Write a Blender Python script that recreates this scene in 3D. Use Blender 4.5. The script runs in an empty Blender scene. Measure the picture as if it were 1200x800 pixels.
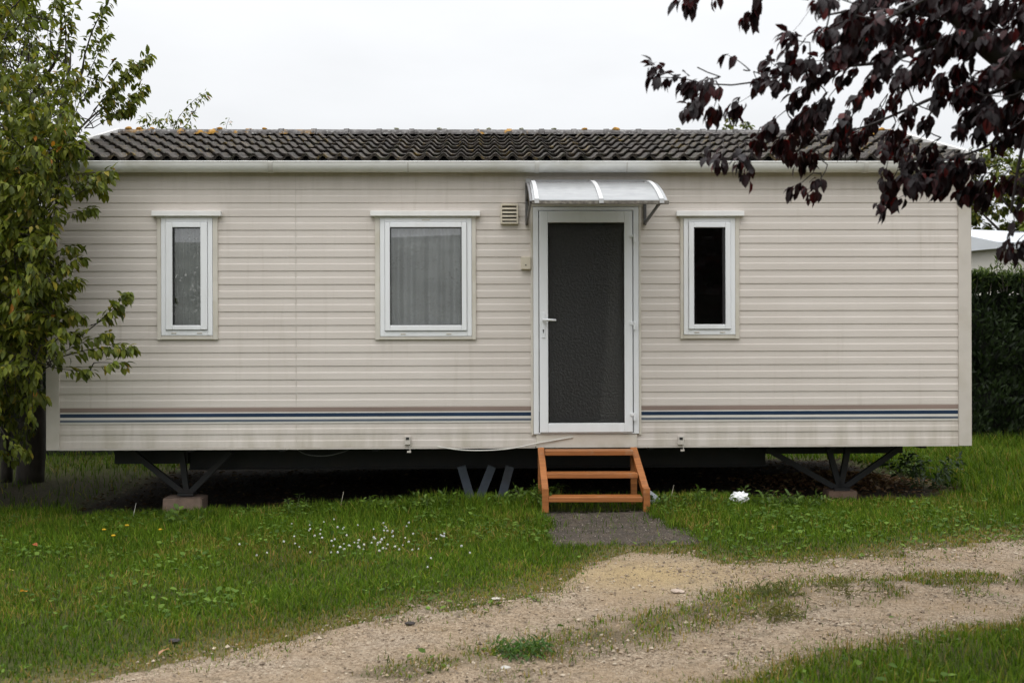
import bpy, bmesh, math, random
import numpy as np
from mathutils import Vector, Matrix

random.seed(7)
rng = np.random.default_rng(11)
scene = bpy.context.scene
col = scene.collection

# ------------------------------------------------------------------ camera
EYE, F, CX, HY, ROLL = 1.43, 1350.0, 600.0, 395.0, 0.003
cam_d = bpy.data.cameras.new("camera")
cam = bpy.data.objects.new("camera", cam_d); col.objects.link(cam)
cam.location = (0, 0, EYE)
cam.rotation_euler = (math.radians(90), ROLL, 0)
cam_d.sensor_width = 36.0
cam_d.lens = F / 1200.0 * 36.0
cam_d.shift_y = -5.0 / 1200.0
cam_d.clip_start, cam_d.clip_end = 0.1, 2000
cam_d.dof.use_dof = True
cam_d.dof.focus_distance = 9.8
cam_d.dof.aperture_fstop = 4.0
scene.camera = cam

# ------------------------------------------------------------------ sky and sun
SUN_EL, SUN_AZ = math.radians(58), math.radians(205)      # azimuth from +Y, clockwise
world = bpy.data.worlds.new("World"); scene.world = world
world.use_nodes = True
nt = world.node_tree; nt.nodes.clear()
def wn(t, **k):
    n = nt.nodes.new(t)
    for a, b in k.items(): setattr(n, a, b)
    return n
out = wn('ShaderNodeOutputWorld'); bg = wn('ShaderNodeBackground')
bg.inputs['Strength'].default_value = 0.1
sky = wn('ShaderNodeTexSky', sky_type='NISHITA', sun_disc=False)
sky.sun_elevation, sky.sun_rotation = SUN_EL, SUN_AZ
tc = wn('ShaderNodeTexCoord'); sep = wn('ShaderNodeSeparateXYZ')
nt.links.new(tc.outputs['Generated'], sep.inputs[0])
grad = wn('ShaderNodeMapRange'); grad.inputs['From Min'].default_value = 0.0; grad.inputs['From Max'].default_value = 1.0
grad.inputs['To Min'].default_value = 7.6; grad.inputs['To Max'].default_value = 30.0     # overcast sky: brighter overhead
sq = wn('ShaderNodeMath', operation='POWER'); sq.inputs[1].default_value = 2.0; sq.use_clamp = True
nt.links.new(sep.outputs['Z'], sq.inputs[0]); nt.links.new(sq.outputs[0], grad.inputs['Value'])
mp = wn('ShaderNodeMapping'); mp.inputs['Scale'].default_value = (1.0, 1.0, 3.2)
nt.links.new(tc.outputs['Generated'], mp.inputs['Vector'])
nz = wn('ShaderNodeTexNoise'); nz.inputs['Scale'].default_value = 2.6; nz.inputs['Detail'].default_value = 6
nt.links.new(mp.outputs[0], nz.inputs['Vector'])
cl = wn('ShaderNodeMapRange'); cl.inputs['From Min'].default_value = .32; cl.inputs['From Max'].default_value = .7
cl.inputs['To Min'].default_value = .92; cl.inputs['To Max'].default_value = 1.04
nt.links.new(nz.outputs['Fac'], cl.inputs['Value'])
mu = wn('ShaderNodeMath', operation='MULTIPLY'); nt.links.new(grad.outputs[0], mu.inputs[0]); nt.links.new(cl.outputs[0], mu.inputs[1])
tint = wn('ShaderNodeVectorMath', operation='SCALE'); tint.inputs[0].default_value = (0.985, 1.0, 1.02)
nt.links.new(mu.outputs[0], tint.inputs['Scale'])
mx = wn('ShaderNodeMix', data_type='RGBA'); mx.inputs[0].default_value = 0.96
nt.links.new(sky.outputs[0], mx.inputs[6]); nt.links.new(tint.outputs[0], mx.inputs[7])
nt.links.new(mx.outputs[2], bg.inputs['Color']); nt.links.new(bg.outputs[0], out.inputs[0])

sun_d = bpy.data.lights.new("sun", 'SUN'); sun = bpy.data.objects.new("sun", sun_d); col.objects.link(sun)
sun_d.energy = 0.6; sun_d.angle = math.radians(40); sun_d.color = (1.0, .965, .91)
sdir = Vector((math.sin(SUN_AZ)*math.cos(SUN_EL), math.cos(SUN_AZ)*math.cos(SUN_EL), math.sin(SUN_EL)))
sun.rotation_euler = (-sdir).to_track_quat('-Z', 'Y').to_euler()
sun.location = sdir * 40

vs = scene.view_settings
vs.view_transform = 'Standard'; vs.look = 'None'; vs.exposure = 0.2; vs.gamma = 1.0; vs.use_curve_mapping = False
scene.cycles.max_bounces = 8; scene.cycles.transparent_max_bounces = 12
scene.cycles.caustics_reflective = False; scene.cycles.caustics_refractive = False

# ------------------------------------------------------------------ helpers
def PX(px, py, d):
    """point of the place seen at pixel (px, py) of the 1200x800 photograph, d metres ahead"""
    py = py + ROLL*(px-CX)
    return np.array([(px-CX)/F*d, d, EYE-(py-HY)/F*d])

def GX(px, py, z=0.0):
    py = py + ROLL*(px-CX)
    d = F*(EYE-z)/(py-HY)
    return np.array([(px-CX)/F*d, d])

def tag(o, label=None, cat=None, group=None, kind=None):
    if label: o['label'] = label
    if cat: o['category'] = cat
    if group: o['group'] = group
    if kind: o['kind'] = kind
    return o

def empty(name, loc=(0,0,0), rz=0.0):
    o = bpy.data.objects.new(name, None); col.objects.link(o)
    o.location = loc; o.rotation_euler = (0,0,rz); o.empty_display_size = .2
    return o

def link(name, me, m=None, parent=None, loc=None):
    o = bpy.data.objects.new(name, me); col.objects.link(o)
    if m is not None: me.materials.append(m)
    if parent is not None: o.parent = parent
    if loc is not None: o.location = loc
    return o

def mesh_np(name, V, Fc, C=None, m=None, parent=None, smooth=False):
    V = np.asarray(V, dtype=np.float32); Fc = np.asarray(Fc, dtype=np.int32)
    me = bpy.data.meshes.new(name)
    me.vertices.add(len(V)); me.vertices.foreach_set('co', V.ravel())
    k = Fc.shape[1]
    me.loops.add(Fc.size); me.loops.foreach_set('vertex_index', Fc.ravel())
    me.polygons.add(len(Fc)); me.polygons.foreach_set('loop_start', np.arange(0, Fc.size, k, dtype=np.int32))
    me.update(calc_edges=True); me.validate()
    me.polygons.foreach_set('use_smooth', np.full(len(me.polygons), bool(smooth)))
    if C is not None:
        a = me.color_attributes.new('Col', 'FLOAT_COLOR', 'POINT')
        cc = np.ones((len(V), 4), dtype=np.float32); cc[:, :C.shape[1]] = C
        a.data.foreach_set('color', cc.ravel())
    return link(name, me, m, parent)

class MB:
    """collects solid pieces and links them as one mesh object"""
    def __init__(s): s.v = []; s.f = []
    def add(s, vs_, fs):
        o = len(s.v); s.v += [tuple(p) for p in vs_]; s.f += [tuple(i+o for i in f) for f in fs]; return s
    def box(s, x0, x1, y0, y1, z0, z1):
        return s.add([(x0,y0,z0),(x1,y0,z0),(x1,y1,z0),(x0,y1,z0),(x0,y0,z1),(x1,y0,z1),(x1,y1,z1),(x0,y1,z1)],
                     [(0,3,2,1),(4,5,6,7),(0,1,5,4),(1,2,6,5),(2,3,7,6),(3,0,4,7)])
    def bar(s, a, b, w, h, up=(0,0,1)):
        """rectangular bar from a to b, w wide (sideways), h high (along up)"""
        a, b, up = Vector(a), Vector(b), Vector(up)
        t = (b-a).normalized(); sd = t.cross(up).normalized(); u = sd.cross(t).normalized()
        P = [p+sd*i*w/2+u*j*h/2 for p in (a,b) for i,j in ((-1,-1),(1,-1),(1,1),(-1,1))]
        return s.add(P, [(0,1,2,3),(7,6,5,4),(0,4,5,1),(1,5,6,2),(2,6,7,3),(3,7,4,0)])
    def tube(s, pts, rad, n=8, cap=True):
        pts = [Vector(p) for p in pts]; rs = rad if hasattr(rad, '__len__') else [rad]*len(pts)
        P, Fs = [], []; side = None
        for i, p in enumerate(pts):
            t = (pts[min(i+1, len(pts)-1)]-pts[max(i-1, 0)]).normalized()
            if side is None: side = t.orthogonal().normalized()
            else:
                side = side - t*side.dot(t)
                side = side.normalized() if side.length > 1e-6 else t.orthogonal().normalized()
            up = t.cross(side)
            for k in range(n):
                a = 2*math.pi*k/n; P.append(p+(side*math.cos(a)+up*math.sin(a))*rs[i])
        for i in range(len(pts)-1):
            for k in range(n):
                Fs.append((i*n+k, i*n+(k+1)%n, (i+1)*n+(k+1)%n, (i+1)*n+k))
        if cap: Fs += [tuple(range(n))[::-1], tuple((len(pts)-1)*n+k for k in range(n))]
        return s.add(P, Fs)
    def frame(s, x0, x1, z0, z1, w, y0, y1, wt=None, wb=None):
        wt = w if wt is None else wt; wb = w if wb is None else wb
        s.box(x0, x0+w, y0, y1, z0, z1); s.box(x1-w, x1, y0, y1, z0, z1)
        s.box(x0+w, x1-w, y0, y1, z1-wt, z1); s.box(x0+w, x1-w, y0, y1, z0, z0+wb); return s
    def build(s, name, m, parent=None, bevel=0.0, smooth=False, jitter=0.0):
        me = bpy.data.meshes.new(name)
        vv = s.v if not jitter else [tuple(c+random.uniform(-jitter, jitter) for c in p) for p in s.v]
        me.from_pydata(vv, [], s.f); me.update()
        if smooth: me.polygons.foreach_set('use_smooth', [True]*len(me.polygons))
        o = link(name, me, m, parent)
        if bevel:
            b = o.modifiers.new('bevel', 'BEVEL'); b.width = bevel; b.segments = 2; b.limit_method = 'ANGLE'
        return o

def vnoise(x, y, s, seed=0):
    """smooth value noise 0..1"""
    x = np.asarray(x, float)/s; y = np.asarray(y, float)/s
    xi = np.floor(x).astype(np.int64); yi = np.floor(y).astype(np.int64)
    fx = x-xi; fy = y-yi; fx = fx*fx*(3-2*fx); fy = fy*fy*(3-2*fy)
    def h(a, b):
        n = (a*374761393 + b*668265263 + seed*974711) & 0x7fffffff
        n = ((n ^ (n >> 13))*1274126177) & 0x7fffffff
        return ((n ^ (n >> 16)) & 0xffff)/65535.0
    return (h(xi,yi)*(1-fx)+h(xi+1,yi)*fx)*(1-fy) + (h(xi,yi+1)*(1-fx)+h(xi+1,yi+1)*fx)*fy
def fbm(x, y, s, seed=0, o=3):
    t = 0; a = 1; w = 0
    for i in range(o):
        t = t+a*vnoise(x, y, s/2**i, seed+i*17); w += a; a *= .5
    return t/w
def sstep(a, b, x):
    t = np.clip((np.asarray(x, float)-a)/(b-a), 0, 1); return t*t*(3-2*t)

# ------------------------------------------------------------------ materials
class NT:
    def __init__(s, name):
        s.m = bpy.data.materials.new(name); s.m.use_nodes = True; s.t = s.m.node_tree
        s.b = s.t.nodes['Principled BSDF']; s.o = s.t.nodes['Material Output']
        s.tc = s.t.nodes.new('ShaderNodeTexCoord')
    def n(s, t, ins=None, **k):
        n = s.t.nodes.new(t)
        for a, b in k.items(): setattr(n, a, b)
        for a, b in (ins or {}).items():
            if hasattr(b, 'is_linked') or hasattr(b, 'is_output'): s.t.links.new(b, n.inputs[a])
            else: n.inputs[a].default_value = b
        return n
    def noise(s, scale, detail=4, stretch=(1,1,1), coord='Object', rough=.55):
        mp = s.n('ShaderNodeMapping', {'Vector': s.tc.outputs[coord], 'Scale': stretch})
        return s.n('ShaderNodeTexNoise', {'Vector': mp.outputs[0], 'Scale': scale, 'Detail': detail, 'Roughness': rough}).outputs['Fac']
    def rng(s, v, a, b, lo=0.0, hi=1.0):
        return s.n('ShaderNodeMapRange', {'Value': v, 'From Min': a, 'From Max': b, 'To Min': lo, 'To Max': hi}).outputs[0]
    def mix(s, f, a, b, blend='MIX'):
        n = s.t.nodes.new('ShaderNodeMix'); n.data_type = 'RGBA'; n.blend_type = blend
        for i, v in ((0, f), (6, a), (7, b)):
            if hasattr(v, 'is_output'): s.t.links.new(v, n.inputs[i])
            else: n.inputs[i].default_value = v if i == 0 or len(v) == 4 else (*v, 1)
        return n.outputs[2]
    def set(s, inp, v):
        if hasattr(v, 'is_output'): s.t.links.new(v, s.b.inputs[inp])
        else: s.b.inputs[inp].default_value = v if not isinstance(v, tuple) or len(v) == 4 else (*v, 1)
    def bump(s, v, strength=.3, dist=.01):
        b = s.n('ShaderNodeBump', {'Height': v, 'Strength': strength, 'Distance': dist})
        s.t.links.new(b.outputs[0], s.b.inputs['Normal'])
    def mul(s, a, b):
        return s.n('ShaderNodeMath', {0: a, 1: b}, operation='MULTIPLY').outputs[0]

def simple(name, c, rough=.5, var=.12, scale=6, dirt=None, dirt_amt=.25, metal=0.0, bump=0.0, bscale=40, stretch=(1,1,1), spec=.5):
    t = NT(name)
    n1 = t.noise(scale, 5, stretch)
    c2 = tuple(v*(1-var) for v in c); c3 = tuple(min(1, v*(1+var)) for v in c)
    colr = t.mix(t.rng(n1, .3, .7), c2, c3)
    if dirt:
        d = t.rng(t.noise(scale*.6+1.3, 6, stretch), .5, .72, 0, dirt_amt)
        colr = t.mix(d, colr, dirt)
    t.set('Base Color', colr); t.set('Roughness', rough); t.set('Metallic', metal); t.set('Specular IOR Level', spec)
    if bump: t.bump(t.noise(bscale, 6, stretch), bump)
    return t.m

def leaf_mat(name, rough=.45, trans=.3, spec=.35, tsat=(1.1, 1.15, .7)):
    t = NT(name)
    a = t.n('ShaderNodeAttribute', attribute_name='Col').outputs['Color']
    t.set('Base Color', a); t.set('Roughness', rough); t.set('Specular IOR Level', spec)
    tr = t.n('ShaderNodeBsdfTranslucent', {'Color': t.mix(1.0, a, tsat, 'MULTIPLY')})
    ms = t.n('ShaderNodeMixShader', {0: trans, 1: t.b.outputs[0], 2: tr.outputs[0]})
    t.t.links.new(ms.outputs[0], t.o.inputs['Surface'])
    return t.m

M = {}
def siding_mat():
    t = NT('siding_vinyl')
    base = t.mix(t.rng(t.noise(1.1, 4), .3, .7), (.605,.548,.497), (.665,.61,.558))
    base = t.mix(t.rng(t.noise(5, 6, (.35, 1, 7)), .35, .75, 0, .35), base, (.52,.465,.405))
    streak = t.mul(t.rng(t.noise(3.0, 6, (5, 1, .35)), .55, .75), t.rng(t.noise(.8, 3), .4, .65))
    base = t.mix(t.mul(streak, .35), base, (.34,.29,.215))
    spots = t.mul(t.rng(t.noise(70, 3), .70, .76), t.rng(t.noise(2.2, 4), .5, .65))
    base = t.mix(t.mul(spots, .35), base, (.26,.23,.18))
    sz = t.n('ShaderNodeSeparateXYZ', {0: t.tc.outputs['Object']}).outputs['Z']
    low = t.mul(t.rng(sz, .80, .50), t.rng(t.noise(2.6, 6, (2.5,1,.5)), .42, .68))          # splashed dirt along the foot of the wall
    base = t.mix(t.mul(low, .5), base, (.33,.29,.20))
    top = t.mul(t.rng(sz, 2.55, 2.9), t.rng(t.noise(4, 6, (3,1,.4)), .45, .7))
    base = t.mix(t.mul(top, .3), base, (.30,.27,.19))
    t.set('Base Color', base); t.set('Roughness', t.rng(t.noise(9, 4), .3, .7, .38, .6)); t.set('Specular IOR Level', .4)
    t.bump(t.noise(14, 5, (.5, 1, 3)), .05, .004)
    return t.m
M['siding'] = siding_mat()
M['trim'] = simple('beige_trim', (.56,.515,.46), .45, .06, 3, (.33,.29,.2), .35)
M['channel'] = simple('beige_channel', (.60,.56,.49), .45, .07, 4, (.34,.29,.17), .4)
M['upvc'] = simple('white_plastic', (.80,.81,.82), .32, .025, 3, (.62,.60,.54), .25, stretch=(3,3,.6))
M['cap'] = simple('white_cap', (.80,.79,.77), .4, .04, 5, (.55,.50,.40), .25)
M['gutter'] = simple('white_gutter', (.76,.755,.73), .33, .05, 2.5, (.40,.37,.27), .4, stretch=(1,1,2))
M['gutter_in'] = simple('gutter_bracket', (.62,.60,.56), .5, .08, 8)
M['blue'] = simple('navy_stripe', (.006,.026,.066), .4, .2, 2)
M['slate'] = simple('slate_stripe', (.105,.125,.155), .45, .25, 1.5)
M['taupe'] = simple('taupe_stripe', (.25,.185,.155), .5, .16, .9)
M['band'] = simple('pale_band', (.66,.63,.58), .45, .05, 2)
M['dark_steel'] = simple('dark_steel', (.010,.010,.011), .6, .3, 8, (.03,.015,.008), .4)
M['blue_steel'] = simple('blue_grey_steel', (.060,.072,.095), .5, .2, 7, (.04,.03,.02), .5)
M['bracket'] = simple('grey_bracket', (.09,.085,.085), .45, .2, 12, (.2,.19,.18), .3)
M['alu'] = simple('canopy_strip', (.50,.50,.50), .4, .05, 8, (.3,.28,.22), .3)
M['wood'] = None
M['pale_metal'] = simple('pale_paint', (.60,.565,.51), .45, .05, .8, (.4,.4,.36), .3)
M['interior'] = simple('interior_panel', (.10,.085,.07), .7, .1, 2)
M['block'] = simple('concrete_block', (.21,.145,.11), .9, .28, 9, (.15,.13,.09), .5, bump=.5, bscale=60)
M['dark_block'] = simple('brown_block', (.16,.10,.07), .9, .25, 9, (.08,.07,.05), .5, bump=.5, bscale=60)
M['paper'] = simple('white_paper', (.82,.82,.83), .6, .03, 20)
M['cable'] = simple('white_cable', (.62,.60,.55), .5, .05, 20)
M['grey_cable'] = simple('grey_cable', (.12,.12,.11), .5, .05, 20)
M['black'] = simple('black_gap', (.012,.012,.012), .6, .1, 20)
M['sheet_grey'] = simple('grey_sheet', (.33,.35,.38), .5, .1, 10)
M['vent'] = simple('cream_vent', (.60,.54,.43), .5, .05, 9, (.3,.27,.2), .4)
def wood_mat():
    t = NT('orange_wood')
    g = t.noise(9, 6, (.25, 3, 6)); g2 = t.noise(30, 4, (.15, 3, 9))
    c = t.mix(t.rng(g, .3, .7), (.25,.085,.020), (.42,.155,.042))
    c = t.mix(t.rng(g2, .5, .75, 0, .7), c, (.12,.040,.012))
    c = t.mix(t.rng(t.noise(5, 5), .58, .75, 0, .6), c, (.36,.27,.18))
    t.set('Base Color', c); t.set('Roughness', .5); t.bump(g2, .15, .004); return t.m
M['wood'] = wood_mat()
def tile_mat():
    t = NT('roof_tile')
    c = t.mix(t.rng(t.noise(3.2, 5), .3, .7), (.016,.012,.009), (.058,.046,.038))
    c = t.mix(t.rng(t.noise(38, 4), .55, .68, 0, .75), c, (.17,.155,.13))
    c = t.mix(t.mul(t.rng(t.noise(16, 5), .56, .66), t.rng(t.noise(1.1, 3), .42, .62)), c, (.20,.14,.035))
    c = t.mix(t.mul(t.rng(t.noise(11, 5, (1,1.3,1)), .54, .62), .85), c, (.026,.027,.014))
    a = t.n('ShaderNodeAttribute', attribute_name='Col').outputs['Color']
    c = t.mix(1.0, c, a, 'MULTIPLY')
    t.set('Base Color', c); t.set('Roughness', .85); t.bump(t.noise(60, 5), .6, .006); return t.m
M['tile'] = tile_mat()
def ridge_mat():
    t = NT('ridge_tile')
    c = t.mix(t.rng(t.noise(20, 5), .35, .65), (.060,.054,.052), (.17,.16,.155))
    c = t.mix(t.mul(t.rng(t.noise(9, 5), .5, .6), t.rng(t.noise(.9, 2), .5, .62)), c, (.40,.21,.03))
    c = t.mix(t.rng(t.noise(40, 3), .6, .7, 0, .8), c, (.38,.38,.36))
    t.set('Base Color', c); t.set('Roughness', .9); t.bump(t.noise(70, 5), .6, .006); return t.m
M['ridge'] = ridge_mat()
M['lichen'] = simple('orange_lichen', (.45,.22,.03), .9, .3, 30, (.25,.2,.08), .6, bump=.8, bscale=90)
M['grey_lichen'] = simple('grey_lichen', (.26,.26,.2), .9, .3, 30, (.2,.2,.1), .6, bump=.8, bscale=90)
def glass_mat(name, tint=(.96,.965,.97), rough=0.0, ior=1.5, dirt=.0, gain=2.9):
    t = NT(name); t.t.nodes.remove(t.b)
    tr = t.n('ShaderNodeBsdfTransparent', {'Color': (*tint, 1)})
    gl = t.n('ShaderNodeBsdfGlossy', {'Color': (1,1,1,1), 'Roughness': rough})
    fr = t.n('ShaderNodeFresnel', {'IOR': ior})
    ms = t.n('ShaderNodeMixShader', {0: t.mul(fr.outputs[0], gain), 1: tr.outputs[0], 2: gl.outputs[0]})
    fin = ms.outputs[0]
    if dirt:
        df = t.n('ShaderNodeBsdfDiffuse', {'Color': (.55,.56,.54,1)})
        n = t.mul(t.rng(t.noise(42, 5), .56, .70), t.rng(t.noise(5, 3), .40, .62, .05, 1))
        m2 = t.n('ShaderNodeMixShader', {0: t.mul(n, dirt), 1: fin, 2: df.outputs[0]}); fin = m2.outputs[0]
    t.t.links.new(fin, t.o.inputs['Surface']); return t.m
M['glass'] = glass_mat('window_glass', dirt=.12)
M['clear_glass'] = glass_mat('clear_glass', dirt=.02, gain=1.0)
M['dusty_glass'] = glass_mat('dusty_glass', dirt=.6)
def frosted_mat():
    t = NT('frosted_glass'); t.t.nodes.remove(t.b)
    h = t.noise(48, 5, rough=.65)
    bp = t.n('ShaderNodeBump', {'Height': h, 'Strength': 1.0, 'Distance': .016})
    tp = t.n('ShaderNodeBsdfTransparent', {'Color': (.80,.79,.76,1)})
    rf = t.n('ShaderNodeBsdfRefraction', {'Color': (.92,.91,.89,1), 'Roughness': .33, 'IOR': 1.22, 'Normal': bp.outputs[0]})
    tr_ = t.n('ShaderNodeMixShader', {0: .50, 1: tp.outputs[0], 2: rf.outputs[0]})
    tl = t.n('ShaderNodeBsdfTranslucent', {'Color': (.052,.047,.041,1), 'Normal': bp.outputs[0]})
    df = t.n('ShaderNodeBsdfDiffuse', {'Color': (.052,.047,.041,1), 'Normal': bp.outputs[0]})
    gl = t.n('ShaderNodeBsdfGlossy', {'Color': (1,1,1,1), 'Roughness': .22, 'Normal': bp.outputs[0]})
    fr = t.n('ShaderNodeFresnel', {'IOR': 1.42, 'Normal': bp.outputs[0]})
    a = t.n('ShaderNodeMixShader', {0: .5, 1: df.outputs[0], 2: tl.outputs[0]})
    b = t.n('ShaderNodeMixShader', {0: t.rng(t.noise(40, 4, rough=.7), .42, .68, .04, .20), 1: tr_.outputs[0], 2: a.outputs[0]})
    ms = t.n('ShaderNodeMixShader', {0: fr.outputs[0], 1: b.outputs[0], 2: gl.outputs[0]})
    t.t.links.new(ms.outputs[0], t.o.inputs['Surface']); return t.m
M['frosted'] = frosted_mat()
def poly_mat():
    t = NT('polycarbonate'); t.t.nodes.remove(t.b)
    c = t.mix(t.rng(t.noise(7, 5, (1,2,2)), .35, .7), (.63,.64,.64), (.52,.53,.54))
    d1 = t.n('ShaderNodeBsdfDiffuse', {'Color': c}); t1 = t.n('ShaderNodeBsdfTranslucent', {'Color': c})
    tp = t.n('ShaderNodeBsdfTransparent', {'Color': (.9,.92,.93,1)})
    g = t.n('ShaderNodeBsdfGlossy', {'Roughness': .22})
    a = t.n('ShaderNodeMixShader', {0: .5, 1: d1.outputs[0], 2: t1.outputs[0]})
    b = t.n('ShaderNodeMixShader', {0: .15, 1: a.outputs[0], 2: tp.outputs[0]})
    f = t.n('ShaderNodeFresnel', {'IOR': 1.5})
    e = t.n('ShaderNodeMixShader', {0: f.outputs[0], 1: b.outputs[0], 2: g.outputs[0]})
    t.t.links.new(e.outputs[0], t.o.inputs['Surface']); return t.m
M['poly'] = poly_mat()
def curtain_mat(name, c):
    t = NT(name)
    w = t.noise(60, 3, (1,1,.3))
    t.set('Base Color', t.mix(t.rng(w, .3, .7), tuple(v*.95 for v in c), c)); t.set('Roughness', .9); t.set('Specular IOR Level', .1)
    tr = t.n('ShaderNodeBsdfTranslucent', {'Color': (*c, 1)})
    ms = t.n('ShaderNodeMixShader', {0: .12, 1: t.b.outputs[0], 2: tr.outputs[0]})
    t.t.links.new(ms.outputs[0], t.o.inputs['Surface']); return t.m
M['curtain'] = curtain_mat('net_curtain', (.88,.90,.91))
M['curtain2'] = curtain_mat('grey_curtain', (.40,.43,.40))
def bark_mat(name, a, b):
    t = NT(name)
    g = t.noise(14, 6, (1,1,.3)); t.set('Base Color', t.mix(t.rng(g, .3, .7), a, b)); t.set('Roughness', .9)
    t.bump(g, .7, .01); return t.m
M['bark'] = bark_mat('bark', (.016,.013,.010), (.055,.045,.036))
M['plum_bark'] = bark_mat('plum_bark', (.018,.014,.014), (.055,.045,.045))
M['leaf'] = leaf_mat('leaf_green', .5, .35, .25)
M['plum_leaf'] = leaf_mat('leaf_purple', .5, .22, .25, (2.6, .8, .8))
M['grass'] = leaf_mat('grass_blade', .65, .3, .12, (1.1,1.15,.5))
M['flower'] = leaf_mat('petal', .7, .2, .2, (1,1,1))
def ground_mat():
    t = NT('ground_soil')
    a = t.n('ShaderNodeAttribute', attribute_name='Col').outputs['Color']
    s = t.n('ShaderNodeSeparateColor', {0: a})
    n1 = t.noise(3, 6); n2 = t.noise(38, 6)
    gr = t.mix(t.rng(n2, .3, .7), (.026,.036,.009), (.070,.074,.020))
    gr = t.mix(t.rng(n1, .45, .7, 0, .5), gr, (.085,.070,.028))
    so = t.mix(t.rng(n2, .3, .7), (.010,.0075,.005), (.030,.022,.015))  # soil toned near black, with the deep shade under the home put in
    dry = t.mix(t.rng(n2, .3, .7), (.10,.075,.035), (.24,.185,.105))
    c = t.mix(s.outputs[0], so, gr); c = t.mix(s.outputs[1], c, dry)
    t.set('Base Color', c); t.set('Roughness', .95); t.set('Specular IOR Level', .15); t.bump(n2, .9, .03); return t.m
M['ground'] = ground_mat()
def gravel_mat():
    t = NT('gravel')
    a = t.n('ShaderNodeAttribute', attribute_name='Col').outputs['Color']
    s = t.n('ShaderNodeSeparateColor', {0: a})
    v = t.n('ShaderNodeTexVoronoi', {'Vector': t.tc.outputs['Object'], 'Scale': 85.0, 'Randomness': 1.0})
    st = t.mix(t.n('ShaderNodeSeparateColor', {0: v.outputs['Color']}).outputs[0], (.15,.108,.072), (.50,.41,.31))
    n1 = t.noise(2.2, 6); n2 = t.noise(140, 4)
    sand = t.mix(t.rng(n2, .3, .7), (.22,.152,.088), (.40,.292,.182))
    c = t.mix(t.rng(n1, .35, .65, .25, .85), sand, st)
    c = t.mix(s.outputs[1], c, t.mix(t.rng(n2, .3, .7), (.33,.235,.115), (.46,.35,.19)))      # yellow sandy patch
    c = t.mix(s.outputs[0], c, t.mix(t.rng(n2, .3, .7), (.060,.045,.025), (.18,.14,.085)))      # soil on the hump
    c = t.mix(t.rng(t.noise(9, 5), .56, .72, 0, .5), c, (.11,.09,.06))
    t.set('Base Color', c); t.set('Roughness', .95); t.set('Specular IOR Level', .2)
    h = t.n('ShaderNodeMath', {0: v.outputs['Distance'], 1: t.noise(30, 5)}, operation='ADD')
    t.bump(h.outputs[0], 1.0, .016); return t.m
M['gravel'] = gravel_mat()
def pad_mat():
    t = NT('old_asphalt')
    n = t.noise(150, 4); v = t.noise(46, 3)
    c = t.mix(t.rng(n, .3, .7), (.014,.010,.007), (.072,.054,.038))
    c = t.mix(t.rng(v, .64, .70), c, (.36,.32,.27)); c = t.mix(t.rng(t.noise(7, 6), .42, .66, 0, .75), c, (.085,.062,.040))
    t.set('Base Color', c); t.set('Roughness', .95); t.bump(n, .8, .01); return t.m
M['pad'] = pad_mat()
def stone_mat():
    t = NT('stone')
    a = t.n('ShaderNodeAttribute', attribute_name='Col').outputs['Color']
    t.set('Base Color', t.mix(t.rng(t.noise(90, 4), .3, .7, 0, .4), a, (.2,.17,.13))); t.set('Roughness', .9); return t.m
M['stone'] = stone_mat()

# ------------------------------------------------------------------ leaves, twigs and trees
LEAF_T = np.array([(0,6,1),(0,2,6),(6,7,3),(6,3,1),(6,2,4),(6,4,7),(7,5,3),(7,4,5)])
def leaf_arrays(P, D, N, L, W, C, droop=.25, fold=.18):
    n = len(P)
    D = D/np.linalg.norm(D, axis=1, keepdims=True)
    S = np.cross(D, N); S /= np.linalg.norm(S, axis=1, keepdims=True)+1e-9
    N = np.cross(S, D)
    V = np.zeros((n, 8, 3))
    def at(l, s, k): return P+D*(L*l)[:,None]+S*(W*s)[:,None]+N*(L*k)[:,None]
    dr = droop if hasattr(droop, '__len__') else np.full(n, droop)
    V[:,0] = P; V[:,5] = at(1.0, 0, -dr)
    V[:,1] = at(.33, -.46, fold*.45-dr*.10); V[:,2] = at(.33, .46, fold*.45-dr*.10)
    V[:,3] = at(.68, -.40, fold*.40-dr*.45); V[:,4] = at(.68, .40, fold*.40-dr*.45)
    V[:,6] = at(.35, 0, -dr*.12); V[:,7] = at(.70, 0, -dr*.5)
    Fc = (np.arange(n)*8)[:,None,None]+LEAF_T[None]
    Cc = np.repeat(C, 8, axis=0)
    return V.reshape(-1,3), Fc.reshape(-1,3), Cc

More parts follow.
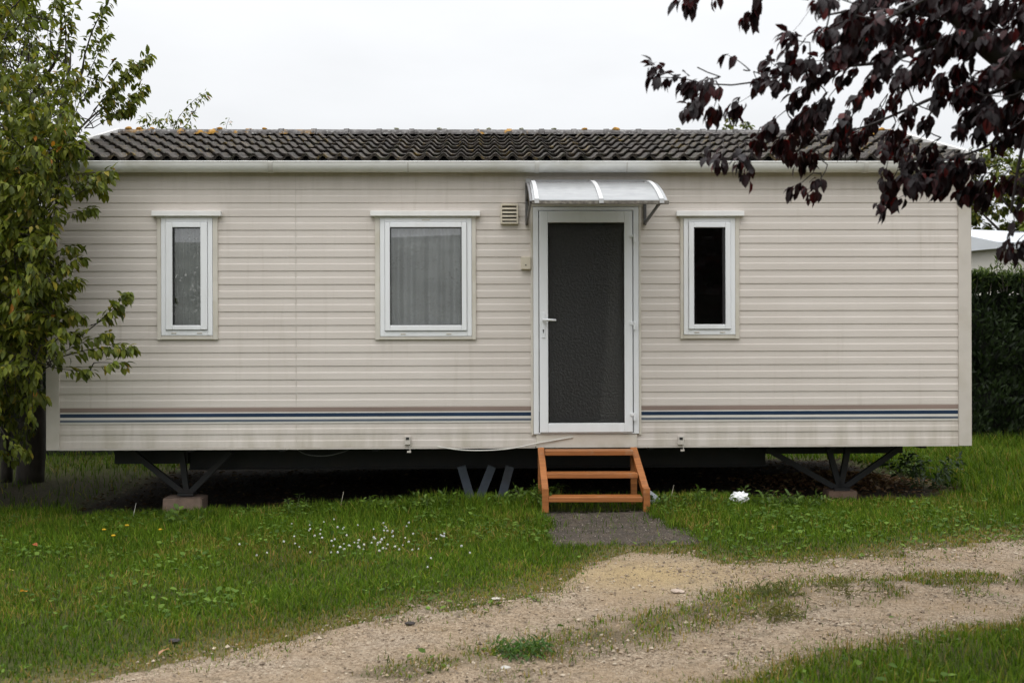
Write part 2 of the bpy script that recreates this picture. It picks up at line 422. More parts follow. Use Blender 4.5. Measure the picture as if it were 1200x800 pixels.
class Foliage:
    def __init__(s, leaf, width, cols, weights, droop=.25, hang=.8, jit=.18):
        s.P=[]; s.D=[]; s.N=[]; s.L=[]; s.c=[]; s.tw = MB()
        s.leaf, s.width, s.cols, s.w, s.dr, s.hang, s.jit = leaf, width, np.array(cols), np.array(weights)/sum(weights), droop, hang, jit
    def shoot(s, p0, p1, n, sag=.0, r0=.005, spread=.6, tw=True, start=.15, scale=1.0, sides=4):
        p0, p1 = np.asarray(p0, float), np.asarray(p1, float)
        L = np.linalg.norm(p1-p0); t = np.linspace(0, 1, 6)[:,None]
        bow = rng.normal(0, .05*L, 3)
        pts = p0+(p1-p0)*t + np.array([0,0,1.0])*sag*L*4*t*(1-t) + bow*4*t*(1-t)
        if tw: s.tw.tube(pts, list(np.linspace(r0, r0*.3, 6)), sides, cap=False)
        tt = start+(1-start)*np.sqrt(rng.random(n)) if n > 3 else np.linspace(start, 1, n)
        idx = tt*5; i = np.clip(idx.astype(int), 0, 4); f = (idx-i)[:,None]
        P = pts[i]*(1-f)+pts[i+1]*f
        T = pts[i+1]-pts[i]; T /= np.linalg.norm(T, axis=1, keepdims=True)
        R = rng.normal(0, 1, (n,3)); R -= T*np.sum(R*T, axis=1, keepdims=True); R /= np.linalg.norm(R, axis=1, keepdims=True)
        D = T*.45+R*spread+np.array([0,0,-1.0])*s.hang*(.3+1.0*rng.random((n,1)))
        N = np.array([0,0,1.0])+R*.5+rng.normal(0,.35,(n,3))
        s.P.append(P+R*s.leaf*.25); s.D.append(D); s.N.append(N)
        s.L.append(s.leaf*scale*(.6+.55*rng.random(n)))
        ci = rng.choice(len(s.cols), n, p=s.w)
        s.c.append(s.cols[ci]*(1+rng.normal(0, s.jit, (n,1))))
    def build(s, name, m, parent, tw_mat=None):
        P = np.vstack(s.P); L = np.concatenate(s.L); C = np.clip(np.vstack(s.c), .002, 1)
        V, Fc, Cc = leaf_arrays(P, np.vstack(s.D), np.vstack(s.N), L, L*s.width, C, s.dr*(.4+1.2*rng.random(len(L))))
        o = mesh_np(name, V, Fc, Cc, m, parent, smooth=True)
        return o, len(L)

def limb(mb, pts, r0, r1, n=10, sub=4):
    """a smooth tapering limb through pts; returns its points"""
    P = [np.asarray(p, float) for p in pts]; out_ = []
    for i in range(len(P)-1):
        a = P[max(i-1,0)]; b = P[i]; c = P[i+1]; d = P[min(i+2, len(P)-1)]
        for k in range(sub):
            t = k/sub
            out_.append(.5*((2*b)+(-a+c)*t+(2*a-5*b+4*c-d)*t*t+(-a+3*b-3*c+d)*t**3))
    out_.append(P[-1])
    R = np.linspace(r0, r1, len(out_))*(1+rng.normal(0, .04, len(out_)))
    mb.tube(out_, list(R), n); return out_

# ------------------------------------------------------------------ the ground
def gz(x, y):
    x = np.asarray(x, float); y = np.asarray(y, float)
    z = -.034*np.log1p(np.exp((.8-x)*2.2))/2.2
    z = np.maximum(z, -.22-.0*x)
    z = z*sstep(2.0, 9.0, y) - .032*np.clip(y-11.8, 0, 5)*sstep(-3, 3, x) + .012*np.clip(y-11, 0, 4)*sstep(-3, -5, x)
    z = z-.05*np.exp(-(((x-2.9)/1.0)**2+((y-9.9)/.7)**2))
    near = 1-sstep(14, 30, np.hypot(x, y-8))
    return z + near*((fbm(x, y, 1.4, 3)-.5)*.05)
UP = [(90,797),(200,768),(330,740),(450,715),(560,700),(650,688),(700,655),(740,643),(820,652),(870,662),(950,660),(1050,650),(1130,637),(1200,627)]
LOW = [(760,830),(880,797),(950,768),(1050,748),(1200,730)]
HUMP = [(330,815),(480,790),(600,768),(750,735),(880,705),(1000,692),(1200,678)]
def curve(pts, l, r):
    w = np.array([GX(*p) for p in pts]); w = w[np.argsort(w[:,0])]
    w = np.vstack([[w[0,0]-10, w[0,1]-10*l], w, [w[-1,0]+12, w[-1,1]+12*r]])
    return lambda x: np.interp(x, w[:,0], w[:,1])
upf, lowf, humpf = curve(UP, .62, .5), curve(LOW, .60, .52), curve(HUMP, .62, .5)
def track_in(x, y):
    """positive inside the gravel track, in metres from its nearer edge"""
    wob = (fbm(x, y, .55, 5, 4)-.5)*.42
    return np.minimum(upf(x)+wob-y, y-(lowf(x)+wob))*.86
def pad_in(x, y):
    c = PADC; wob = (fbm(x, y, .35, 9, 4)-.5)*.30
    u = (x-c[0]+.03-.07*(9.2-y))/(.47+wob); v = (y-c[1])/(.80+wob)
    return 1-np.maximum(abs(u), abs(v))
PADC = (.735, 8.74)
def house_uv(x, y):
    return (x-HXC)*math.cos(PHI)+(y-10)*math.sin(PHI), -(x-HXC)*math.sin(PHI)+(y-10)*math.cos(PHI)
PHI, HXC = math.asin(.0225), .007
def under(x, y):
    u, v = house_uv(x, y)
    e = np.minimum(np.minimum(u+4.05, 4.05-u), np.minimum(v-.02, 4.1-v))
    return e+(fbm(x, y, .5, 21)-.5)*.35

def axis(lo, hi, a, b, fine, coarse_n):
    f = np.arange(a, b+1e-6, fine)
    l = a-np.geomspace(fine, a-lo, coarse_n)[::-1]; r = b+np.geomspace(fine, hi-b, coarse_n)
    return np.concatenate([l, f, r])
gx, gy = axis(-400, 400, -8, 9, .09, 26), axis(-120, 600, 3, 18, .09, 26)
X, Y = np.meshgrid(gx, gy); Z = gz(X, Y)
nx = len(gx); V = np.stack([X, Y, Z], -1).reshape(-1, 3)
i, j = np.meshgrid(np.arange(nx-1), np.arange(len(gy)-1)); a = (j*nx+i).ravel()
Fc = np.stack([a, a+1, a+nx+1, a+nx], 1)
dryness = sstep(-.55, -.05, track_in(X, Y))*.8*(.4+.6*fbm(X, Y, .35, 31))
grassy = (1-sstep(-.05, .25, under(X, Y)))*(1-.85*np.exp(-(((X+5.2)/2.2)**2+((Y-12)/2.0)**2)))  # bare soil below home and left tree, its dark tone also deepening their shade
mound = np.exp(-(((X-3.1)/.9)**2+((Y-11.3)/.6)**2))
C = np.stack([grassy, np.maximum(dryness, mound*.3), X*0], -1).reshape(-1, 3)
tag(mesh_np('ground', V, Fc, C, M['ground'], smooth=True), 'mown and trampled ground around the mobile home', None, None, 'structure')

# gravel track: a ragged sheet on the ground
st = .035
tx = np.arange(-6.5, 9, st); ty = np.arange(2.4, 13, st)
X, Y = np.meshgrid(tx, ty); T = track_in(X, Y)
keep = T > -.16
hum = np.exp(-((Y-humpf(X))/.32)**2)
Z = gz(X, Y)+.007+hum*.018-.02*sstep(.1, .4, T)*(1-hum)+(fbm(X, Y, .16, 41)-.5)*.016
Z = np.maximum(Z, gz(X, Y)+.004)-.045*sstep(.06, -.14, T+(vnoise(X, Y, .09, 77)-.5)*.16)
i, j = np.meshgrid(np.arange(len(tx)-1), np.arange(len(ty)-1)); a = (j*len(tx)+i)
ok = (keep[:-1,:-1] & keep[1:,:-1] & keep[:-1,1:] & keep[1:,1:]).ravel(); a = a.ravel()[ok]
Fc = np.stack([a, a+1, a+len(tx)+1, a+len(tx)], 1)
used, inv = np.unique(Fc, return_inverse=True)
sandp = np.exp(-(((X-GX(760,672)[0])/.55)**2+((Y-GX(760,672)[1])/.42)**2))
humc = hum*sstep(.25, .5, fbm(X, Y, .42, 51))*.95
edge = (1-sstep(0, .22, T))*.55
C = np.stack([np.maximum(humc, edge*fbm(X, Y, .2, 8)), sandp, X*0], -1).reshape(-1, 3)[used]
tag(mesh_np('gravel_track', np.stack([X,Y,Z],-1).reshape(-1,3)[used], inv.reshape(-1,4), C, M['gravel'], smooth=True),
    'pale gravel vehicle track crossing in front of the mobile home', None, None, 'structure')

# worn asphalt pad at the foot of the steps
tx = np.arange(PADC[0]-1.0, PADC[0]+1.0, .03); ty = np.arange(PADC[1]-1.0, PADC[1]+1.0, .03)
X, Y = np.meshgrid(tx, ty); PI_ = pad_in(X, Y); keep = PI_ > -.15
i, j = np.meshgrid(np.arange(len(tx)-1), np.arange(len(ty)-1)); a = (j*len(tx)+i)
ok = (keep[:-1,:-1] & keep[1:,:-1] & keep[:-1,1:] & keep[1:,1:]).ravel(); a = a.ravel()[ok]
Fc = np.stack([a, a+1, a+len(tx)+1, a+len(tx)], 1); used, inv = np.unique(Fc, return_inverse=True)
Z = gz(X, Y)+.010+(fbm(X, Y, .12, 3)-.5)*.014-.05*sstep(.10, -.15, PI_)
o = mesh_np('asphalt_pad', np.stack([X,Y,Z],-1).reshape(-1,3)[used], inv.reshape(-1,4), None, M['pad'], smooth=True)
tag(o, 'dark worn asphalt pad at the foot of the wooden steps', None, None, 'structure')

# low hill across the site, behind the photographer (mirrored in the panes)
hx = np.linspace(-140, 140, 57); hy = np.linspace(-100, -34, 14)
X, Y = np.meshgrid(hx, hy); Z = 8.7*np.exp(-((Y+62)/16)**2)*(1+.25*(fbm(X, Y, 40, 6)-.5)+.04*np.sin(X*.11)) - .3
i, j = np.meshgrid(np.arange(56), np.arange(13)); a = (j*57+i).ravel()
M['hill'] = simple('hill_scrub', (.15,.155,.14), .95, .25, .4)
tag(mesh_np('hill', np.stack([X,Y,Z],-1).reshape(-1,3), np.stack([a,a+1,a+58,a+57],1), None, M['hill'], smooth=True), 'low scrub-covered hill', None, None, 'structure')

# ------------------------------------------------------------------ mobile home
home = tag(empty('mobile_home', (HXC, 10, 0), PHI), 'beige clapboard mobile home with tiled roof, raised on a steel chassis', 'mobile home')
c_, s_ = math.cos(PHI), math.sin(PHI)
def U(px): 
    k = (px-CX)/F; return (k*10-HXC)/(c_-k*s_)
def ZF(py, px=600.0, v=0.0):
    u = U(px); d = 10+u*s_+v
    return EYE-(py+ROLL*(px-CX)-HY)/F*d
UL, UR = -4.0, 4.0
ZB, ZT = ZF(523), 2.93
PITCH = (ZF(222)-ZB)/19.0

wins = [dict(px=(190,250), pane=(204,240), py=(256,393), ppy=(267,381), trim=(185,256), tb=398, cap=(180,261)),
        dict(px=(446,553), pane=(458,541), py=(256,394), ppy=(267,381), trim=(440,558), tb=398, cap=(435,563)),
        dict(px=(801,861), pane=(813,847), py=(256,392), ppy=(267,380), trim=(797,866), tb=397, cap=(792,871))]
DX0, DX1, DZ0, DZ1 = U(625), U(748), ZF(508,686), ZF(243,686)
holes = []
for w in wins:
    xm = sum(w['px'])/2
    w['u'] = (U(w['px'][0]), U(w['px'][1])); w['z'] = (ZF(w['py'][1], xm), ZF(w['py'][0], xm))
    w['pu'] = (U(w['pane'][0]), U(w['pane'][1])); w['pz'] = (ZF(w['ppy'][1], xm), ZF(w['ppy'][0], xm))
    w['tu'] = (U(w['trim'][0]), U(w['trim'][1])); w['tz'] = ZF(w['tb'], xm)
    w['cu'] = (U(w['cap'][0]), U(w['cap'][1])); w['cz'] = (ZF(254, xm), ZF(248, xm))
    holes.append((w['u'][0], w['u'][1], w['z'][0], w['z'][1]))
holes.append((DX0, DX1, DZ0, DZ1))

def board_profile(z0, z1, band=None):
    """(z, out) pairs of lapped boards from z0 up to z1"""
    P = []; z = z0; k = 0
    while z < z1-.004:
        h = min(PITCH, z1-z)
        if band is not None and k == band:
            P += [(z+.0005, .0125), (z+.004, .0135), (z+h*1.22-.003, .0105)]; z += h*1.22
        else:
            hb = h*(.78 if band is not None and k == band-1 else 1)
            P += [(z+.0005, .0120), (z+.004, .0135), (z+hb*.46, .0120), (z+hb*.49, .0118), (z+hb*.56, .0062), (z+hb*.93, .0040), (z+hb-.0005, .0010)]
            z += hb
        k += 1
    return [(a, b*.55) for a, b in P]
prof = board_profile(ZB, ZT, band=2)
def siding(u0, u1, prof, holes, back=.0, cuts=()):
    mb = MB(); zs = sorted({h[2] for h in holes} | {h[3] for h in holes})
    P = []
    for (a, b) in zip(prof[:-1], prof[1:]):
        P.append(a)
        for z in zs:
            if a[0]+1e-4 < z < b[0]-1e-4:
                t = (z-a[0])/(b[0]-a[0]); P.append((z, a[1]+(b[1]-a[1])*t))
    P.append(prof[-1])
    for a, b in zip(P[:-1], P[1:]):
        zm = (a[0]+b[0])/2; iv = [(u0, u1)]
        for h in holes:
            if h[2] < zm < h[3]:
                iv = [q for (x, y) in iv for q in ((x, min(y, h[0])), (max(x, h[1]), y)) if q[1]-q[0] > 1e-4]
        for x, y in iv:
            mb.add([(x,-a[1],a[0]),(y,-a[1],a[0]),(y,-b[1],b[0]),(x,-b[1],b[0])], [(0,1,2,3)])
    return mb
wall = siding(UL, UR, prof, holes)
front = wall.build('wall', M['siding'], home)
front['label'] = 'long front wall of lapped beige boards'
# inner lining with the same openings, floor, ceiling, cross wall
lin = MB()
us = sorted({-3.97, 3.97, *[h[0] for h in holes], *[h[1] for h in holes]})
for x, y in zip(us[:-1], us[1:]):
    xm = (x+y)/2; iv = [(ZB+.01, ZT-.02)]
    for h in holes:
        if h[0] < xm < h[1]: iv = [q for (p, r) in iv for q in ((p, min(r, h[2])), (max(p, h[3]), r)) if q[1]-q[0] > 1e-4]
    for p, r in iv: lin.box(x, y, .004, .05, p, r)
lin.box(-3.97, 3.97, .055, 3.95, ZB+.01, ZB+.05)
lin.box(-3.97, 3.97, .055, 3.95, ZT-.06, ZT-.02)
lin.box(-1.6, -1.56, .06, 3.94, ZB+.06, ZT-.07)
lin.box(1.30, 1.34, .06, 3.94, ZB+.06, ZT-.07)
lin.box(-.25, -.21, .9, 3.94, ZB+.06, ZT-.07)
lin.build('lining', M['interior'], home)
# pale wardrobe side seen through the frosted door
# side and rear walls
sp = board_profile(ZB, ZT)
for nm, u, sgn in (('left', UL, -1), ('right', UR, 1)):
    mb = MB()
    for a, b in zip(sp[:-1], sp[1:]):
        mb.add([(u+sgn*(a[1]-.012), .002, a[0]), (u+sgn*(a[1]-.012), 3.998, a[0]), (u+sgn*(b[1]-.012), 3.998, b[0]), (u+sgn*(b[1]-.012), .002, b[0])], [(0,1,2,3)])
    mb.add([(u-sgn*.012,0,ZT-.002),(u-sgn*.012,4,ZT-.002),(u-sgn*.012,2,3.52)], [(0,1,2)])
    w_ = mb.build('wall', M['siding'], home); w_['label'] = f'narrow gable end wall on the {nm} of the mobile home'
mb = MB()
for a, b in zip(sp[:-1], sp[1:]): mb.add([(UL, 4+a[1]-.012, a[0]), (UR, 4+a[1]-.012, a[0]), (UR, 4+b[1]-.012, b[0]), (UL, 4+b[1]-.012, b[0])], [(0,1,2,3)])
mb.build('wall', M['siding'], home)['label'] = 'rear wall of the mobile home'
# corner trims
for u0, u1 in ((UL-.008, U(70)), (U(1122.5), UR+.008)):
    mb = MB().box(u0, u1, -.019, .03, ZB-.012, ZT-.01)
    if u0 < 0: mb.box(u0-.004, u0, -.019, .10, ZB-.012, ZT-.01)
    else: mb.box(u1, u1+.004, -.019, .10, ZB-.012, ZT-.01)
    mb.build('corner_trim', M['trim'], home, .003)
# bottom flashing
mb = MB().box(U(70)+.001, U(627), -.012, .03, ZB-.014, ZB-.001).box(U(746), U(1122)-.001, -.012, .03, ZB-.014, ZB-.001)
mb.build('bottom_flashing', M['trim'], home)
MB().box(U(346.6), U(347.4), -.0078, .002, ZB+.002, ZT-.01).build('joint_strip', M['trim'], home)
# coloured stripes on the flat band
zs0 = ZB+PITCH*1.78
bh = PITCH*1.22
zb = lambda py: ZF(py, 600)-.0
for nm, a, b, mat, off in (('stripe', .71, 1.0, 'taupe', .0084), ('stripe', .41, .63, 'blue', .0088), ('stripe', .12, .26, 'slate', .0092)):
    for x0, x1 in ((U(70.5), DX0-.012), (DX1+.022, U(1122))):
        o = MB().box(x0, x1, -off, -.004, zs0+bh*a, zs0+bh*b-(.004 if b == 1 else 0)).build(nm, M[mat], home)
        o['label'] = {'taupe':'faded taupe stripe along the wall', 'blue':'navy blue stripe along the wall', 'slate':'thin slate grey stripe along the wall'}[mat]
mb = MB()
for x0, x1 in ((U(70.5), DX0-.012), (DX1+.022, U(1122))): mb.box(x0, x1, -.0079, -.004, zs0+.004, zs0+bh*.71-.001)
mb.build('stripe_backing', M['band'], home)

# ---------------------------------------------------------------- windows
def drapes(u0, u1, z0, z1, v, amp, waves, slant=0.0, seed=0):
    n = int((u1-u0)/.008); xs = np.linspace(u0, u1, n); Vv = []; r = random.Random(seed)
    ph = [r.uniform(0, 6.28) for _ in range(4)]
    zz = np.linspace(z0, z1, 14)
    for z in zz:
        t = (z-z0)/(z1-z0)
        for x in xs:
            q = (x-u0)/(u1-u0)
            y = amp*(math.sin(q*waves*6.28+ph[0]+.5*math.sin(t*3+ph[1]))+.5*math.sin(q*waves*2.7*6.28+ph[2]))
            Vv.append((x+slant*(1-t)*q, v+y, z))
    i, j = np.meshgrid(np.arange(n-1), np.arange(13)); a = (j*n+i).ravel()
    return np.array(Vv), np.stack([a, a+1, a+n+1, a+n], 1)

wl = ['narrow white window at the left with a grey curtain drawn aside', 'wide white window beside the door with net curtains', 'narrow white window right of the door, dark inside']
for k, w in enumerate(wins):
    (u0,u1),(z0,z1),(p0,p1),(q0,q1) = w['u'], w['z'], w['pu'], w['pz']
    wo = MB().frame(u0, u1, z0, z1, .040, -.028, .05, .035, .045).build('window', M['upvc'], home, .003); wo['label'] = wl[k]
    # sash stands proud of the frame
    MB().frame(u0+.0425, u1-.0425, z0+.048, z1-.038, (p0-u0-.045), -.042, .035, (z1-q1-.038), (q0-z0-.048)).build('sash', M['upvc'], wo, .005)
    mb = MB().frame(p0-.004, p1+.004, q0-.004, q1+.004, .009, -.037, -.012); mb.build('gasket', M['black'], wo)
    MB().box(p0+.002, p1-.002, -.014, -.008, q0+.002, q1-.002).build('pane', (M['dusty_glass'], M['glass'], M['clear_glass'])[k], wo)
    # beige channel round the opening
    t0, t1 = w['tu']
    mb = MB().box(t0, u0-.002, -.024, .004, w['tz'], z1+.012).box(u1+.002, t1, -.024, .004, w['tz'], z1+.012)
    mb.box(u0-.0018, u1+.0018, -.024, .004, w['tz']+.002, z0-.002).build('channel', M['channel'], wo, .003)
    MB().box(w['cu'][0], w['cu'][1], -.062, .004, w['cz'][0], w['cz'][1]).box(w['cu'][0]+.03, w['cu'][1]-.03, -.026, .004, z1+.0005, w['cz'][0]-.001).build('drip_cap', M['cap'], wo, .004)
    for q in (.25, .75):
        x = u0+(u1-u0)*q; MB().box(x-.022, x+.022, -.033, -.026, z0+.016, z0+.026).build('drain_cover', M['channel'], wo, .002)
    if k == 1: MB().box((u0+u1)/2-.035, (u0+u1)/2+.035, -.031, -.026, z1-.022, z1-.014).build('drain_cover', M['channel'], wo, .002)
    if k < 2:
        cu0, cu1 = (p0-.03, p1+.03) if k == 1 else (p0-.02+.045, p1+.03)
        Vv, Ff = drapes(cu0, cu1, q0-.05, q1+.06, .060, .026 if k == 1 else .016, 3.4 if k == 1 else 3.2, 0, 3+k)
        mesh_np('curtain', Vv, Ff, None, M['curtain'] if k == 1 else M['curtain2'], wo, smooth=True)
        if k == 0:
            Vv, Ff = drapes(p0-.02, p0+.085, q0-.05, q1+.06, .075, .012, 2.2, 0, 9)
            Vv[:,0] += -.05*(1-(Vv[:,2]-q0)/(q1-q0)); mesh_np('curtain', Vv, Ff, None, M['curtain2'], wo, smooth=True)

# ---------------------------------------------------------------- door
df = MB().frame(DX0, DX1, DZ0, DZ1, .045, -.030, .05, .030, .012).build('door_frame', M['upvc'], home, .004)
mb = MB().box(DX0-.022, DX0-.002, -.026, .004, DZ0-.01, DZ1+.004).box(DX1+.002, DX1+.022, -.026, .004, DZ0-.01, DZ1+.004)
mb.box(DX0-.03, DX1+.035, -.024, .004, DZ1+.006, DZ1+.075); mb.build('door_channel', M['channel'], home, .003)
MB().box(U(628), U(746), -.022, .03, ZB-.012, DZ0-.004).build('threshold', M['channel'], home, .003)
lx0, lx1, lz0, lz1 = U(632), U(740.5), DZ0+.016, DZ1-.036
gx0, gx1, gz0, gz1 = U(642), U(731), ZF(495,686), ZF(261.5,686)
mb = MB(); mb.box(lx0, gx0, -.050, .02, lz0, lz1).box(gx1, lx1, -.050, .02, lz0, lz1).box(gx0, gx1, -.050, .02, gz1, lz1).box(gx0, gx1, -.050, .02, lz0, gz0)
door = mb.build('door', M['upvc'], home, .004); door['label'] = 'white door with one tall frosted pane'
MB().frame(gx0-.002, gx1+.002, gz0-.002, gz1+.002, .007, -.045, -.012).build('gasket', M['black'], door)
MB().box(gx0+.003, gx1-.003, -.024, -.014, gz0+.003, gz1-.003).build('pane', M['frosted'], door)
hp = (U(636.5), ZF(375, 640))
plate = MB().box(hp[0]-.015, hp[0]+.015, -.058, -.050, ZF(396,640), ZF(366,640)).build('lock_plate', M['upvc'], door, .004)
hb = MB().tube([(hp[0], -.058, hp[1]), (hp[0], -.098, hp[1])], .011, 12)
hb.tube([(hp[0]-.004, -.098, hp[1]), (hp[0]+.05, -.101, hp[1]), (hp[0]+.108, -.096, hp[1]-.003)], [.012,.011,.010], 12)
hb.build('handle', M['upvc'], door, smooth=True)
MB().tube([(hp[0], -.0575, ZF(387,640)), (hp[0], -.0605, ZF(387,640))], .0065, 12).box(hp[0]-.003, hp[0]+.003, -.0605, -.0575, ZF(390,640), ZF(387,640)).build('keyhole', M['black'], door)
for py in (279, 381, 487):
    z = ZF(py, 742); x = lx1
    MB().box(x-.022, x+.006, -.060, -.050, z+.002, z+.030).tube([(x+.014,-.060,z-.040),(x+.014,-.060,z+.032)], .010, 10).box(x+.006, x+.03, -.046, -.030, z-.038, z-.006).build('hinge', M['upvc'], door, .002)
# pale cupboard side standing a little way behind the frosted pane
M['pale_inside'] = simple('pale_cupboard', (.30,.31,.29), .7, .05, 2)
Vv, Ff = drapes(gx1-.20, gx1+.10, gz0-.03, gz1+.03, .050, .020, 1.2, 0, 21)
Vv[:,0] += .12*np.clip((Vv[:,2]-gz0)/(gz1-gz0), 0, 1.05)
mesh_np('curtain', Vv, Ff, None, M['curtain'], home, smooth=True)['label'] = 'pale curtain hanging behind the right edge of the door pane'

# ---------------------------------------------------------------- canopy over the door
ca0, ca1 = .135, 1.20
def arc(t):
    """t 0 at the wall, 1 at the front lip"""
    return (-.03-.92*t, 2.772-.085*t-.180*t*t)
ts = np.linspace(0, 1, 15)
mb = MB(); n = len(ts)
P = [(x, arc(t)[0], arc(t)[1]) for x in (ca0, ca1) for t in ts]; P += [(x, arc(t)[0], arc(t)[1]-.005) for x in (ca0, ca1) for t in ts]
Ff = [(i, i+1, n+i+1, n+i) for i in range(n-1)]+[(2*n+i, 3*n+i, 3*n+i+1, 2*n+i+1) for i in range(n-1)]
Ff += [(n-1, 3*n-1, 4*n-1, 2*n-1), (0, n, 3*n, 2*n)]
for i in range(n-1): Ff += [(i, 2*n+i, 2*n+i+1, i+1), (n+i, n+i+1, 3*n+i+1, 3*n+i)]
can = mb.add(P, Ff).build('canopy', M['poly'], home, smooth=False); can['label'] = 'curved translucent canopy over the door'
lip = arc(1)
M['lip'] = simple('dirty_lip', (.13,.115,.095), .75, .6, 45, (.42,.40,.35), .5)
MB().box(ca0-.005, ca1+.012, lip[0]-.010, lip[0]+.016, lip[1]-.034, lip[1]-.007).build('front_rail', M['lip'], can, .003)
for x in (ca0+.035, (ca0+ca1)/2+.01, ca1-.045):
    sb = MB()
    for a, b in zip(ts[:-1], ts[1:]): sb.bar((x, arc(a)[0], arc(a)[1]+.006), (x, arc(b)[0], arc(b)[1]+.006), .032, .010)
    sb.box(x-.018, x+.018, lip[0]-.014, lip[0]+.012, lip[1]-.026, lip[1]+.006)
    sb.build('clamp_strip', M['alu'], can)
for x in (ca0-.012, ca1-.05):
    b_ = MB().box(x-.012, x+.012, -.030, -.014, 2.40, 2.765)
    b_.bar((x, -.022, 2.415), (x, lip[0]+.03, lip[1]-.012), .016, .022)
    for a, b in zip(ts[:-1:2], ts[2::2]): b_.bar((x, arc(a)[0], arc(a)[1]-.016), (x, arc(b)[0], arc(b)[1]-.016), .018, .020)
    b_.bar((x, -.025, 2.62), (x, -.42, arc(.45)[1]-.02), .012, .014)
    b_.build('bracket', M['bracket'], can)
MB().box(ca0-.02, ca0+.02, -.034, -.014, 2.74, 2.80).box(ca0, ca1, -.036, -.012, 2.765, 2.79).build('wall_rail', M['alu'], can, .003)

# ---------------------------------------------------------------- vent, bell, sockets
v0, v1, vz0, vz1 = U(587), U(607.5), ZF(263,597), ZF(239,597)
vent = MB().frame(v0, v1, vz0, vz1, .014, -.045, -.005, .02, .016).box(v0+.013, v1-.013, -.014, -.006, vz0+.015, vz1-.02).build('air_vent', M['vent'], home, .003)
for k in range(4):
    z = vz0+.034+k*.032
    MB().add([(v0+.015,-.046,z-.006),(v1-.015,-.046,z-.006),(v1-.015,-.046,z+.003),(v0+.015,-.046,z+.003),
              (v0+.015,-.020,z+.010),(v1-.015,-.020,z+.010),(v1-.015,-.020,z+.018),(v0+.015,-.020,z+.018)],
             [(0,1,2,3),(3,2,6,7),(7,6,5,4),(4,5,1,0),(0,3,7,4),(1,5,6,2)]).build('louvre', M['vent'], vent)
MB().box(v0+.0135, v1-.0135, -.0165, -.0142, vz0+.016, vz1-.021).build('vent_backing', M['black'], vent)
b0, b1 = U(610.5), U(622)
bell = MB().box(b0, b1, -.045, -.008, ZF(316,616), ZF(301,616)).build('doorbell_box', M['vent'], home, .005)  # doorbell box with a button, no lamp in it
MB().tube([((b0+b1)/2, -.045, ZF(311,616)), ((b0+b1)/2, -.048, ZF(311,616))], .006, 10).build('button', M['black'], bell)
for px in (477.5, 797):
    x = U(px); z0, z1 = ZF(521,px), ZF(510,px)
    s1 = MB().box(x-.026, x+.026, -.034, -.010, z0+.004, z1).build('socket_box', M['trim'], home, .003)
    MB().box(x-.014, x+.014, -.037, -.034, z1-.034, z1-.014).build('socket_hole', M['black'], s1)
    MB().box(x-.004, x+.03, -.03, -.024, ZB-.045, ZB-.03).box(x+.018, x+.024, -.03, -.024, ZB-.03, z0).build('clip', M['trim'], s1)

# ---------------------------------------------------------------- roof
V0, Z0, V1, Z1 = -.085, 2.958, 2.0, 3.525
SL = math.hypot(V1-V0, Z1-Z0); ca, sa = (V1-V0)/SL, (Z1-Z0)/SL
ROWS, WP = 7, .148
ru0, ru1 = -4.015, 4.015
nc = int((ru1-ru0)/WP*10)+1; us = np.linspace(ru0, ru1, nc)
def wavep(u):
    q = np.mod(u/WP, 1.0)
    return .021*(np.cos(2*np.pi*q)+.25*np.cos(4*np.pi*q))
def roof_side(flip):
    V, Fc, Cc = [], [], []
    tint = {}
    for r in range(ROWS):
        s0, s1 = r*SL/ROWS, (r+1)*SL/ROWS
        lines = [(s0+.018, .002), (s0-.010, .030), (s0+.03, .032), ((s0+s1)/2, .016), (s1+.022, .000)]
        base = len(V)
        for k, (s, h) in enumerate(lines):
            for i_, u in enumerate(us):
                tile = int((u-ru0)/WP+.25)
                if (r, tile) not in tint: tint[(r, tile)] = random.uniform(.72, 1.25)
                hh = h+wavep(u)+random.uniform(-.0015,.0015)+(.003*math.sin(tile*12.9+r*4.1) if k in (1,2) else 0)
                vv = V0+s*ca-hh*sa; zz = Z0+s*sa+hh*ca
                if flip: vv = 4-vv
                V.append((u, vv, zz)); t_ = tint[(r, tile)]; Cc.append((t_, t_*.98, t_*.97))
        for k in range(len(lines)-1):
            for i_ in range(nc-1):
                a = base+k*nc+i_; Fc.append((a, a+1, a+nc+1, a+nc))
    return V, Fc, Cc
for fl in (False, True):
    V, Fc, Cc = roof_side(fl)
    o = mesh_np('roof', V, Fc, np.array(Cc), M['tile'], home, smooth=True)
    o['label'] = 'front roof slope of weathered wavy tiles' if not fl else 'rear roof slope'
    if not fl: roof = o
# under-tile deck, eaves closure
dk = MB()
dk.add([(ru0+.02, V0+.10, Z0+.005), (ru1-.02, V0+.10, Z0+.005), (ru1-.02, 2.0, Z1-.015), (ru0+.02, 2.0, Z1-.015), (ru0+.02, 4-V0-.10, Z0+.005), (ru1-.02, 4-V0-.10, Z0+.005)], [(0,1,2,3), (3,2,5,4)])
dk.box(ru0+.03, ru1-.03, .006, .03, ZT-.02, Z0+.02).build('roof_deck', M['dark_steel'], home)
rc = MB(); nr = 28
x = ru0+.012
k = 0
while x < ru1-.02:
    x1 = min(x+.335, ru1-.012)
    pts = [(math.cos(a)*.085, math.sin(a)*.062) for a in np.linspace(0, math.pi, 9)]
    P = [(xx, 2+p[0]*sc, Z1+.004+p[1]*sc) for xx, sc in ((x, 1.0), (x1-.05, .96), (x1-.05, 1.12), (x1, 1.14)) for p in pts]
    Ff = [(r_*9+i_, r_*9+i_+1, (r_+1)*9+i_+1, (r_+1)*9+i_) for r_ in range(3) for i_ in range(8)]
    Ff += [tuple(range(9)), tuple(range(35, 26, -1))]
    rc.add(P, Ff); x = x1+.002
